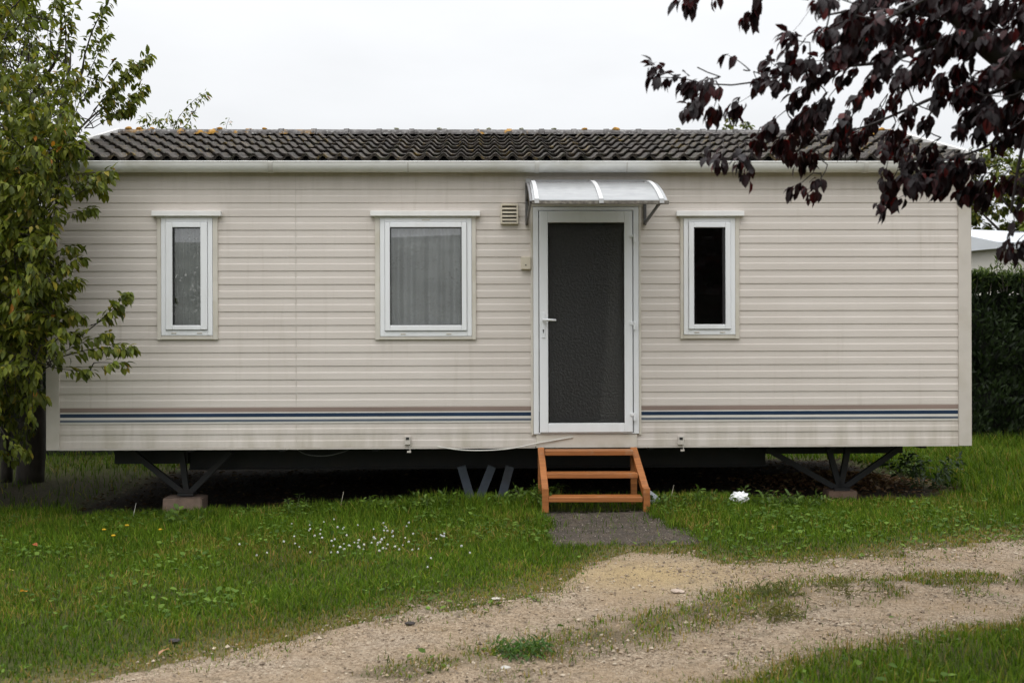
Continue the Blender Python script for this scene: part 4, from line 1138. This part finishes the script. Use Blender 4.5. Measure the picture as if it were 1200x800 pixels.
# ------------------------------------------------------------------ green tree at the left
def build_tree(name, loc, label, cat, group, leafm, barkm, fol, limbs, shoots, attach=True):
    t = tag(empty(name, loc), label, cat, group)
    off = np.array(loc)
    tr = MB(); nodes = []
    for pts, r0, r1 in limbs:
        nodes += [np.array(p) for p in limb(tr, [np.asarray(p)-off for p in pts], r0, r1)]
    base_n = np.array(nodes)
    sh_ = [(np.asarray(a)-off, np.asarray(b)-off, n, kw) for a, b, n, kw in shoots]
    sh_.sort(key=lambda q: float(np.min(np.linalg.norm(base_n-q[0], axis=1))))
    nd = np.empty((len(nodes)+4*len(sh_), 3)); nd[:len(nodes)] = base_n; m_ = len(nodes)
    for a, b, n, kw in sh_:
        d_ = nd[:m_]-a; dist = np.linalg.norm(d_, axis=1)+.5*np.maximum(0, d_[:,2]); k = int(np.argmin(dist))
        if dist[k] > .03:
            mid = (nd[k]+a)/2+rng.normal(0, .06*dist[k], 3)-np.array([0,0,.05*dist[k]])
            r_ = kw.get('r0', .005)
            tr.tube([nd[k], mid, a], [r_*1.3, r_*1.15, r_], 4, cap=False)
        for t_ in (0, .33, .66, .95): nd[m_] = a+(b-a)*t_; m_ += 1
        fol.shoot(a, b, n, **kw)
    tr.add(fol.tw.v, fol.tw.f)
    tr.build('trunk', barkm, t, smooth=True)
    o, n = fol.build('crown', leafm, t)
    print(name, 'leaves', n)
    return t

CH = [(.130,.155,.018),(.095,.122,.014),(.180,.195,.026),(.062,.082,.012),(.27,.22,.03),(.36,.15,.02)]
fol = Foliage(.081, .48, CH, [.34,.26,.22,.11,.06,.01], .35, .75)
TB = PX(34, 550, 12.9); TB[2] = float(gz(TB[0], TB[1]))-.03
A_ = lambda px, py, d: PX(px, py, d)
limbs = [([TB, A_(38,480,12.8), A_(26,400,12.6), A_(10,300,12.3), A_(0,180,12.0)], .16, .07),
         ([A_(26,400,12.6), A_(45,300,11.6), A_(60,200,11.0), A_(80,95,10.8), A_(84,60,10.8)], .055, .004),
         ([A_(38,450,12.7), A_(35,410,11.2), A_(45,390,10.0), A_(70,420,9.4)], .035, .005),
         ([A_(10,300,12.3), A_(30,280,11.0), A_(35,260,10.0), A_(60,240,9.4)], .035, .008),
         ([A_(0,180,12.0), A_(40,110,11.8), A_(70,60,11.6), A_(72,-20,11.6)], .030, .004),
         ([A_(10,300,12.3), A_(-60,250,11.4), A_(-110,150,10.8)], .06, .015),
         ([A_(0,180,12.0), A_(-30,60,12.2), A_(-20,-80,12.2)], .06, .012),
         ([A_(60,200,11.0), A_(95,150,11.0), A_(130,120,11.2)], .018, .005),
         ([A_(20,380,12.4), A_(-50,350,12.0), A_(-120,330,11.5)], .05, .012),
         ([TB+np.array([-.3,0.1,0]), A_(5,480,12.9), A_(-20,400,12.9), A_(-60,330,12.8)], .07, .03)]
sh = []
def S(p0, d0, p1, d1, n, **k): sh.append((PX(*p0, d0), PX(*p1, d1), int(n*2.1), k))
# silhouette shoots against the sky
S((95,120),10.9,(136,-10),10.9,60, r0=.012); S((103,90),10.9,(128,35),10.8,26); S((72,110),11.4,(72,-20),11.4,75, r0=.012); S((80,80),11.4,(88,5),11.3,26)
S((60,90),11.4,(56,20),11.5,24); S((20,70),11.5,(52,15),11.5,30); S((0,60),11.5,(20,-20),11.6,40); S((30,80),11.5,(40,40),11.4,26)
S((110,130),11.2,(177,64),11.2,60, r0=.006); S((118,125),11.2,(160,72),11.1,32); S((100,150),11.1,(140,110),11.1,30); S((105,140),11.1,(135,95),11.1,26); S((110,150),11.1,(165,112),11.2,26); S((115,135),11.2,(172,100),11.2,30); S((100,150),11.2,(158,128),11.3,40); S((122,95),11,(138,72),11,12); S((150,95),11.2,(178,66),11.2,10)
S((100,110),11,(112,70),11,18); S((90,130),11,(118,92),11,24); S((60,60),11.2,(70,-5),11.2,30)
# sprays hanging before the wall
S((55,248),9.45,(134,200),9.4,46, sag=.06, r0=.008); S((85,232),9.4,(122,212),9.35,20); S((60,255),9.5,(112,246),9.4,26)
S((45,330),9.6,(97,300),9.4,34); S((60,300),9.5,(92,288),9.4,14); S((55,330),9.5,(95,330),9.3,26); S((50,360),9.5,(98,372),9.3,26); S((40,345),9.5,(84,345),9.4,22)
S((85,400),9.4,(151,342),9.3,36, r0=.007); S((60,385),9.4,(92,392),9.3,20); S((110,380),9.35,(140,360),9.3,10)
S((55,425),9.4,(157,408),9.25,46, sag=.03, r0=.008); S((70,415),9.4,(130,392),9.3,26); S((60,430),9.4,(108,435),9.3,20); S((110,425),9.3,(148,428),9.25,12)
S((35,440),9.6,(55,470),9.5,14); S((62,196),9.6,(132,206),9.5,22); S((100,205),9.6,(126,228),9.5,14); S((80,200),9.6,(98,228),9.5,16)
mx_ = lambda py: np.interp(py, [0,60,100,150,190,230,260,300,350,400,430,480], [40,66,92,90,84,70,58,58,74,72,60,40])
lim = 1600
while lim:
    py = random.uniform(-60, 475) if lim % 2 else random.uniform(170, 505); px = random.uniform(-190, mx_(py)) if lim % 3 else random.uniform(-70, mx_(py))
    d = random.uniform(9.3, 13.2)
    if px > 30 and py > 170: d = random.uniform(9.25, 9.7)
    if py > 430 and px > 0: d = random.uniform(9.6, 12)
    p = PX(px, py, d)
    if p[2] > 6.4: continue
    v = np.array([random.gauss(.1,.5), random.gauss(-.2,.5), random.gauss(.25,.4)]); v = v/np.linalg.norm(v)*random.uniform(.3,.65)
    q = p+v
    if q[0] > -4.1 and q[1] > 9.8 and q[2] < 3.1: continue
    k = (q[1] > 1) and ((q[0]/q[1])*F+CX); 
    if k > mx_(np.clip(HY-(q[2]-EYE)/q[1]*F, 0, 480))+14: continue
    sh.append((p, q, random.randint(24, 40), {})); lim -= 1
build_tree('cherry_tree', tuple(TB), 'green leaved fruit tree with drooping leaves overlapping the left end of the home', 'tree', None, M['leaf'], M['bark'], fol, limbs, sh)

# ------------------------------------------------------------------ purple plum tree, upper right, near the camera
PL = [(.014,.0065,.0075),(.019,.008,.009),(.011,.006,.007),(.040,.009,.010),(.10,.014,.012),(.022,.013,.014)]
fol = Foliage(.053, .58, PL, [.32,.26,.2,.12,.04,.06], .3, 1.0)
B0 = np.array([3.45, 4.6, 0.0]); B0[2] = float(gz(3.45, 4.6))-.03
limbs = [([B0, (3.42,4.6,.9), (3.3,4.55,1.7)], .13, .10),
         ([(3.3,4.55,1.7), (2.6,4.45,2.2), PX(1205,85,4.35), PX(1130,28,4.2), PX(1085,-20,4.1)], .085, .012),
         ([(3.3,4.55,1.7), (2.9,4.2,2.5), PX(1260,-10,4.1), PX(1190,-90,4.0)], .07, .03),
         ([(3.3,4.55,1.7), (3.6,4.5,2.8), (3.7,4.3,3.6)], .07, .03),
         ([PX(1160,50,4.25), PX(1110,45,4.2), PX(1050,70,4.2), PX(990,78,4.25), PX(925,85,4.3)], .011, .004),
         ([PX(1200,90,4.4), PX(1160,110,4.5), PX(1110,110,4.6), PX(1060,130,4.7), PX(1010,150,4.7), PX(960,160,4.7)], .010, .003),
         ([PX(1230,120,4.4), PX(1190,150,4.5), PX(1150,175,4.6), PX(1100,190,4.65)], .010, .003),
         ([PX(1130,28,4.2), PX(1070,15,4.1), PX(1010,12,4.0), PX(960,20,4.0)], .009, .003),
         ([PX(1210,110,4.3), PX(1205,150,4.2), PX(1195,190,4.2), PX(1185,250,4.2)], .012, .004)]
sh = []
PK = lambda **k: k
def Q(p0, p1, n, d0=4.3, d1=None, **k):
    k.setdefault('r0', .0024); k.setdefault('start', .2); n = int(n*1.75) if n > 6 else n; sh.append((PX(*p0, d0), PX(*p1, d1 or d0+random.uniform(-.15,.15)), n, k))
# the long reaching branch and its sprays
Q((925,85),(762,76),20, 4.3, 4.2, start=.35, r0=.005); Q((800,92),(764,92),9,4.2); Q((835,92),(800,100),12,4.2); Q((845,90),(828,104),8,4.2)
Q((838,104),(812,132),16,4.2); Q((845,108),(834,138),13,4.2); Q((830,118),(800,128),9,4.2)
Q((880,83),(852,64),6,4.25, start=.7); Q((900,96),(864,122),9,4.3,start=.75); Q((868,114),(858,136),10,4.3); Q((884,84),(892,100),5,4.3)
# hanging in from the top edge
Q((812,-30),(808,8),13,4.1); Q((830,-40),(798,6),8,4.1); Q((885,-25),(876,24),14,4.1); Q((890,-30),(892,6),9,4.1); Q((835,-30),(842,0),4,4.1)
Q((960,-20),(926,42),4,4.1,start=.8,r0=.002)
# clusters around the middle
Q((950,50),(922,40),12,4.15); Q((945,45),(925,62),10,4.15); Q((930,84),(898,66),12,4.3); Q((930,86),(905,100),12,4.3); Q((945,75),(915,78),16,4.3); Q((905,82),(890,92),8,4.3)
Q((980,90),(925,118),22,4.3); Q((970,110),(930,145),22,4.35); Q((955,120),(945,142),14,4.35); Q((985,100),(960,140),16,4.4)
Q((975,70),(935,72),20,4.25); Q((985,60),(950,90),20,4.25)
for px, py, n in ((965,30,18),(985,15,20),(1010,25,24),(1040,20,24),(1000,50,24),(1035,55,24),(970,60,18),(1060,40,24),(1085,20,22),(1075,65,24),(1020,80,22),(1050,85,20),(1100,50,22),(980,85,16),(1000,5,18),(1030,-5,18),(1060,0,18)):
    Q((px+random.uniform(15,40), py-random.uniform(5,25)), (px+random.uniform(-8,4), py+random.uniform(4,16)), n, random.uniform(3.9,4.5))
# drooping over the roof
for px, py, n, d in ((895,145,18,4.5),(910,165,20,4.5),(885,160,14,4.5),(935,150,18,4.6),(925,172,14,4.6),(945,185,12,4.6),(840,182,12,4.5),(825,178,6,4.5),(858,180,9,4.5),(868,192,8,4.5),(872,205,6,4.5),
                     (932,190,9,4.6),(930,218,10,4.6),(942,214,7,4.6),(950,226,6,4.6),(975,150,20,4.6),(990,140,20,4.6),(1010,150,20,4.7),(1000,165,14,4.7),(1020,135,16,4.7),(985,165,14,4.7),
                     (1005,110,14,4.5),(1040,115,12,4.6),(1060,130,14,4.6),(1045,150,14,4.6),(1035,170,12,4.7),(1060,165,8,4.6),(1080,140,14,4.6),
                     (1032,205,14,4.65),(1042,225,16,4.65),(1028,240,9,4.65),(1052,228,8,4.65),(1060,205,16,4.65),(1080,200,18,4.7),(1100,215,22,4.7),(1120,205,24,4.7),(1130,225,20,4.7),(1145,215,20,4.7),(1110,190,20,4.7),(1140,190,18,4.6),(1090,185,14,4.6),
                     (1150,155,16,4.5),(1165,165,14,4.5),(1170,145,16,4.5),(1125,150,14,4.5),(1185,150,16,4.4),
                     (1100,90,24,4.3),(1120,75,26,4.2),(1140,95,26,4.3),(1165,80,26,4.3),(1185,100,26,4.3),(1155,120,24,4.3),(1120,110,24,4.4),(1180,130,24,4.3),(1135,130,20,4.4),(1095,115,20,4.4),
                     (1120,30,20,4.0),(1150,45,20,4.0),(1180,30,18,3.9),(1195,60,20,4.0),(1140,5,18,4.0),(1190,5,16,3.9),(1110,0,16,4.0),(1160,15,14,4.0),
                     (1165,212,8,4.2),(1185,210,10,4.2),(1198,205,10,4.2),(1172,285,6,4.2),(1182,285,8,4.2),(1192,280,7,4.2),(1180,262,5,4.2),(1200,240,6,4.2)):
    Q((px+random.uniform(6,30), py-random.uniform(10,28)), (px+random.uniform(-6,6), py+random.uniform(4,12)), n, d)
for _ in range(60):
    px = random.uniform(965, 1235); py = random.uniform(-40, 150)
    if py > 60+(px-960)*.45 or py < -30: continue
    Q((px+random.uniform(5,30), py-random.uniform(4,22)), (px+random.uniform(-10,6), py+random.uniform(4,18)), random.randint(12,20), random.uniform(3.7,4.9))
for _ in range(12):
    px = random.uniform(1045, 1150); py = random.uniform(170, 222)
    Q((px+random.uniform(5,25), py-random.uniform(8,20)), (px+random.uniform(-6,6), py+random.uniform(4,14)), 14, random.uniform(4.5,4.8))
# the rest of the crown, out of frame to the right and above
for _ in range(1900):
    x, y, z = random.gauss(3.1,.8), random.gauss(4.1,.95), random.gauss(2.8,.7)
    if z < 1.5 or z > 4.6: continue
    if y < .8: continue
    px = x/y*F+CX; py = HY-(z-EYE)/y*F
    if px < 1225 and py > -40: continue
    if px < 950: continue
    v = np.array([random.gauss(-.2,.5), random.gauss(0,.5), random.gauss(-.1,.4)]); v *= .35/np.linalg.norm(v)
    q = np.array([x,y,z])+v
    if q[0]/q[1]*F+CX < 1215 and HY-(q[2]-EYE)/q[1]*F > -30: continue
    sh.append((np.array([x,y,z]), q, random.randint(18,28), dict(r0=.0035)))
build_tree('purple_plum_tree', tuple(B0), 'purple leaved tree reaching in from the upper right over the roof', 'tree', None, M['plum_leaf'], M['plum_bark'], fol, limbs, sh)

# ------------------------------------------------------------------ background
def blob_tree(name, base, h, r, cz, n_sh, leaf, cols, label, group, wts=None, leaves=(20,34), seed=1, squash=1.2):
    random.seed(seed)
    f = Foliage(leaf, .55, cols, wts or [1]*len(cols), .3, .5)
    b = np.array([base[0], base[1], float(gz(base[0], base[1]))-.03]); top = b+np.array([0,0,h])
    lb = [([b, b+np.array([.05,0,cz*.5]), b+np.array([0,.05,cz]), b+np.array([.05,0,h*.8])], .035*h*.6, .02)]
    for k in range(7):
        a = k*2.4; z0 = cz*(.45+.08*k)
        lb.append(([b+np.array([0,0,z0]), b+np.array([math.cos(a)*r*.4, math.sin(a)*r*.4, z0+r*.4]), b+np.array([math.cos(a)*r*.8, math.sin(a)*r*.8, z0+r*.75])], .035*h*.25, .012))
    s = []
    lob = [(random.gauss(0,.45)*r, random.gauss(0,.45)*r, random.gauss(0,.45)*r*squash, random.uniform(.35,.6)*r) for _ in range(11)]
    for k in range(n_sh):
        lx, ly, lz, lr = random.choice(lob)
        v = np.array([random.gauss(0,1) for _ in range(3)]); v /= np.linalg.norm(v); rr = lr*random.uniform(.55,1)
        p = b+np.array([lx,ly,cz+lz])+v*rr
        q = p+(v*.6+np.array([0,0,.45]))*random.uniform(.2,.5)*r*.35
        s.append((p, q, random.randint(*leaves), dict(r0=.008, sides=3)))
    return build_tree(name, tuple(b), label, 'tree', group, M['leaf'], M['bark'], f, lb, s)
YG = [(.13,.16,.022),(.09,.12,.018),(.17,.18,.03),(.21,.18,.035),(.065,.09,.014)]
p = PX(1215, 200, 26)
blob_tree('background_tree', (p[0], p[1]), 6.2, 2.0, 4.0, 900, .15, YG, 'yellow green tree rising behind the pale roof at the right edge', 'trees behind the home', seed=4)
p = PX(838, 150, 30)
blob_tree('background_tree', (p[0], p[1]), 7.0, 1.45, 4.7, 260, .13, YG, 'small green treetop just showing above the roof ridge at the right', 'trees behind the home', seed=8, squash=.8)
# young tree behind the roof at the left: sprigs above the ridge
random.seed(5)
f = Foliage(.085, .42, CH, [.34,.26,.2,.1,.08,.02], .35, .7)
D2 = 15.2; b = PX(205, 300, D2); b[2] = float(gz(b[0], b[1]))-.03
lb = [([b, PX(206,300,D2), PX(208,200,D2), PX(212,150,D2)], .05, .012), ([PX(206,260,D2), PX(185,190,D2), PX(178,150,D2)], .02, .006), ([PX(208,230,D2), PX(245,180,D2), PX(266,156,D2)], .02, .005)]
s = []
for a, c, n in (((178,165),(172,132),20),((185,160),(200,128),20),((180,160),(185,138),22),((200,165),(243,108),34),((215,150),(225,130),20),((215,160),(205,140),18),((230,130),(243,110),12),((266,165),(270,138),9),((180,170),(168,140),16),((220,165),(226,145),16),((172,160),(205,150),20)):
    s.append((PX(*a, D2), PX(*c, D2+random.uniform(-.2,.2)), n, dict(r0=.006)))
for _ in range(60):
    s.append((PX(random.uniform(165,250), random.uniform(170,260), D2+random.uniform(-.3,.6)),)*1+(PX(random.uniform(165,250), random.uniform(165,240), D2+random.uniform(-.3,.6)), 14, dict(r0=.006)))
build_tree('young_tree', tuple(b), 'thin young tree behind the roof with sprigs above the ridge at the left', 'tree', 'trees behind the home', M['leaf'], M['bark'], f, lb, s)

# hedges
def hedge(name, x0, x1, y0, y1, h, n, cols, label, seed=2, zlo=.0):
    r = np.random.default_rng(seed)
    hd = tag(empty(name, ((x0+x1)/2, (y0+y1)/2, float(gz((x0+x1)/2, (y0+y1)/2)))), label, 'hedge')
    ox, oy, oz = hd.location
    X = r.uniform(x0, x1, n); 
    face = r.random(n); Y = np.where(face < .62, y0+np.abs(r.normal(0,.10,n)), r.uniform(y0, y1, n))
    hh = h*(1+.05*(vnoise(X, Y, .5, seed)-.5))
    Z = np.where(face < .62, r.uniform(zlo, 1, n)*hh, hh-np.abs(r.normal(0,.08,n)))
    Y = Y+(vnoise(X*1.3, Z*1.3, .45, seed+3)-.5)*.30
    D = np.stack([r.normal(0,.45,n), -.55*np.ones(n)+r.normal(0,.4,n), .75+r.normal(0,.35,n)], 1)
    N_ = np.stack([r.normal(0,.4,n), -1+r.normal(0,.3,n), r.normal(.3,.3,n)], 1)
    L = r.uniform(.07,.15,n)
    c = np.array(cols)[r.integers(0,len(cols),n)]*(1+r.normal(0,.18,n))[:,None]
    V, Fc, Cc = leaf_arrays(np.stack([X-ox,Y-oy,Z],1), D, N_, L, L*.32, np.clip(c,.003,1), .15, .1)
    mesh_np('foliage', V, Fc, Cc, M['leaf'], hd, smooth=True)
    st = MB()
    for x in np.arange(x0+.3, x1, .55): st.tube([(x-ox, (y0+y1)/2-oy, -.02), (x-ox+.03, (y0+y1)/2-oy, h*.5), (x-ox, (y0+y1)/2-oy, h*.92)], [.05,.035,.01], 6)
    st.box(x0+.15-ox, x1-.15-ox, y0+.28-oy, y1-.28-oy, -.03, h-.22)  # solid dark core added among the stems to block light through the hedge
    st.build('stems_and_core', M['hedge_core'], hd)
    return hd
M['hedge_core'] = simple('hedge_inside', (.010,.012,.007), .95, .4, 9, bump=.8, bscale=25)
hedge('conifer_hedge', 5.15, 12.5, 16.4, 17.6, 2.40, 30000, [(.020,.034,.011),(.028,.045,.014),(.016,.026,.010)], 'tall dark clipped hedge beyond the right end of the home', 2)
hedge('shrub_hedge', -4.9, 4.6, 17.0, 18.0, 2.3, 9000, [(.018,.028,.010),(.030,.044,.014)], 'low dark hedge added behind the mobile home to dim the space beneath its floor', 12)  # added hedge, cuts the skylight reaching under the home from behind
hedge('sky_block_hedge', 3.3, 10.5, -7.6, -6.6, 4.4, 9000, [(.020,.032,.012),(.030,.045,.016)], 'tall dark unseen hedge added across the track to darken the narrow window right of the door', 15)  # added out of view, blocks the sky from the right pane's reflection
# fresh upright sprays along the hedge top
f = Foliage(.085, .3, [(.07,.105,.022),(.055,.085,.02),(.09,.12,.03)], [1,1,1], .2, .1)
hs = tag(empty('conifer_sprays', (0,0,0)), 'fresh light green sprays along the top of the dark hedge at the right', 'plant')
random.seed(3)
for _ in range(120):
    x = random.uniform(6.2, 9.6); y = random.uniform(16.3, 17.0); z = 2.40+float(gz(x,y))
    f.shoot((x,y,z-.2), (x+random.gauss(0,.05), y+random.gauss(0,.05), z+random.uniform(.05,.34)*random.random()+.05), 22, 0, .006, .35, start=.05)
f.build('foliage', M['leaf'], hs); f.tw.build('stem', M['bark'], hs)
hedge('shrub_hedge', -13.5, -5.05, 15.6, 16.8, 3.1, 26000, [(.018,.028,.010),(.026,.038,.012)], 'dark overgrown hedge behind the tree at the left', 6, .18)

# neighbouring mobile homes
def neighbour(name, x, y, rz, L, W, zb, zt, label, roofc):
    h = tag(empty(name, (x, y, float(gz(x,y))), rz), label, 'mobile home')
    pr = []
    z = zb
    while z < zt-.01:
        pr += [(z, .012), (z+.118, .0)]; z += .12
    mb = MB()
    for sx0, sx1, f_ in ((-L/2, L/2, 0), (-L/2, L/2, 1)):
        for a, b in zip(pr[:-1], pr[1:]):
            yy = (lambda o_: -W/2-o_) if f_ == 0 else (lambda o_: W/2+o_)
            mb.add([(sx0, yy(a[1]), a[0]), (sx1, yy(a[1]), a[0]), (sx1, yy(b[1]), b[0]), (sx0, yy(b[1]), b[0])], [(0,1,2,3)])
    mb.box(-L/2, L/2, -W/2+.01, W/2-.01, zb, zt)
    mb.build('wall', M['pale_metal'], h)
    r = MB(); e = .18
    r.add([(-L/2-e,-W/2-e,zt+.02),(L/2+e,-W/2-e,zt+.02),(L/2+e,0,zt+.42),(-L/2-e,0,zt+.42),(-L/2-e,W/2+e,zt+.02),(L/2+e,W/2+e,zt+.02),
           (-L/2-e,-W/2-e,zt-.10),(L/2+e,-W/2-e,zt-.10),(L/2+e,W/2+e,zt-.10),(-L/2-e,W/2+e,zt-.10)],
          [(0,1,2,3),(3,2,5,4),(6,7,1,0),(4,5,8,9),(7,8,5,2,1),(9,6,0,3,4)])
    r.build('roof', roofc, h)
    w = MB().frame(-.6,.6,zb+1.0,zb+2.0,.05,-W/2-.05,-W/2-.005).build('window', M['upvc'], h)
    MB().box(-.55,.55,-W/2-.03,-W/2-.02,zb+1.05,zb+1.95).build('pane', M['black'], w)
M['pale_roof'] = simple('pale_roof', (.55,.57,.60), .5, .06, 1)
p = PX(1290, 300, 21.5)
neighbour('mobile_home', p[0]+1.2, p[1]+2.4, math.radians(22), 8.5, 3.0, .5, 3.25, 'pale neighbouring mobile home showing above the hedge at the right edge', M['pale_roof'])
neighbour('mobile_home', -14.5, 24.5, math.radians(-8), 9.0, 3.0, .3, 2.6, 'pale mobile home glimpsed low behind the tree at the left edge', M['pale_roof'])
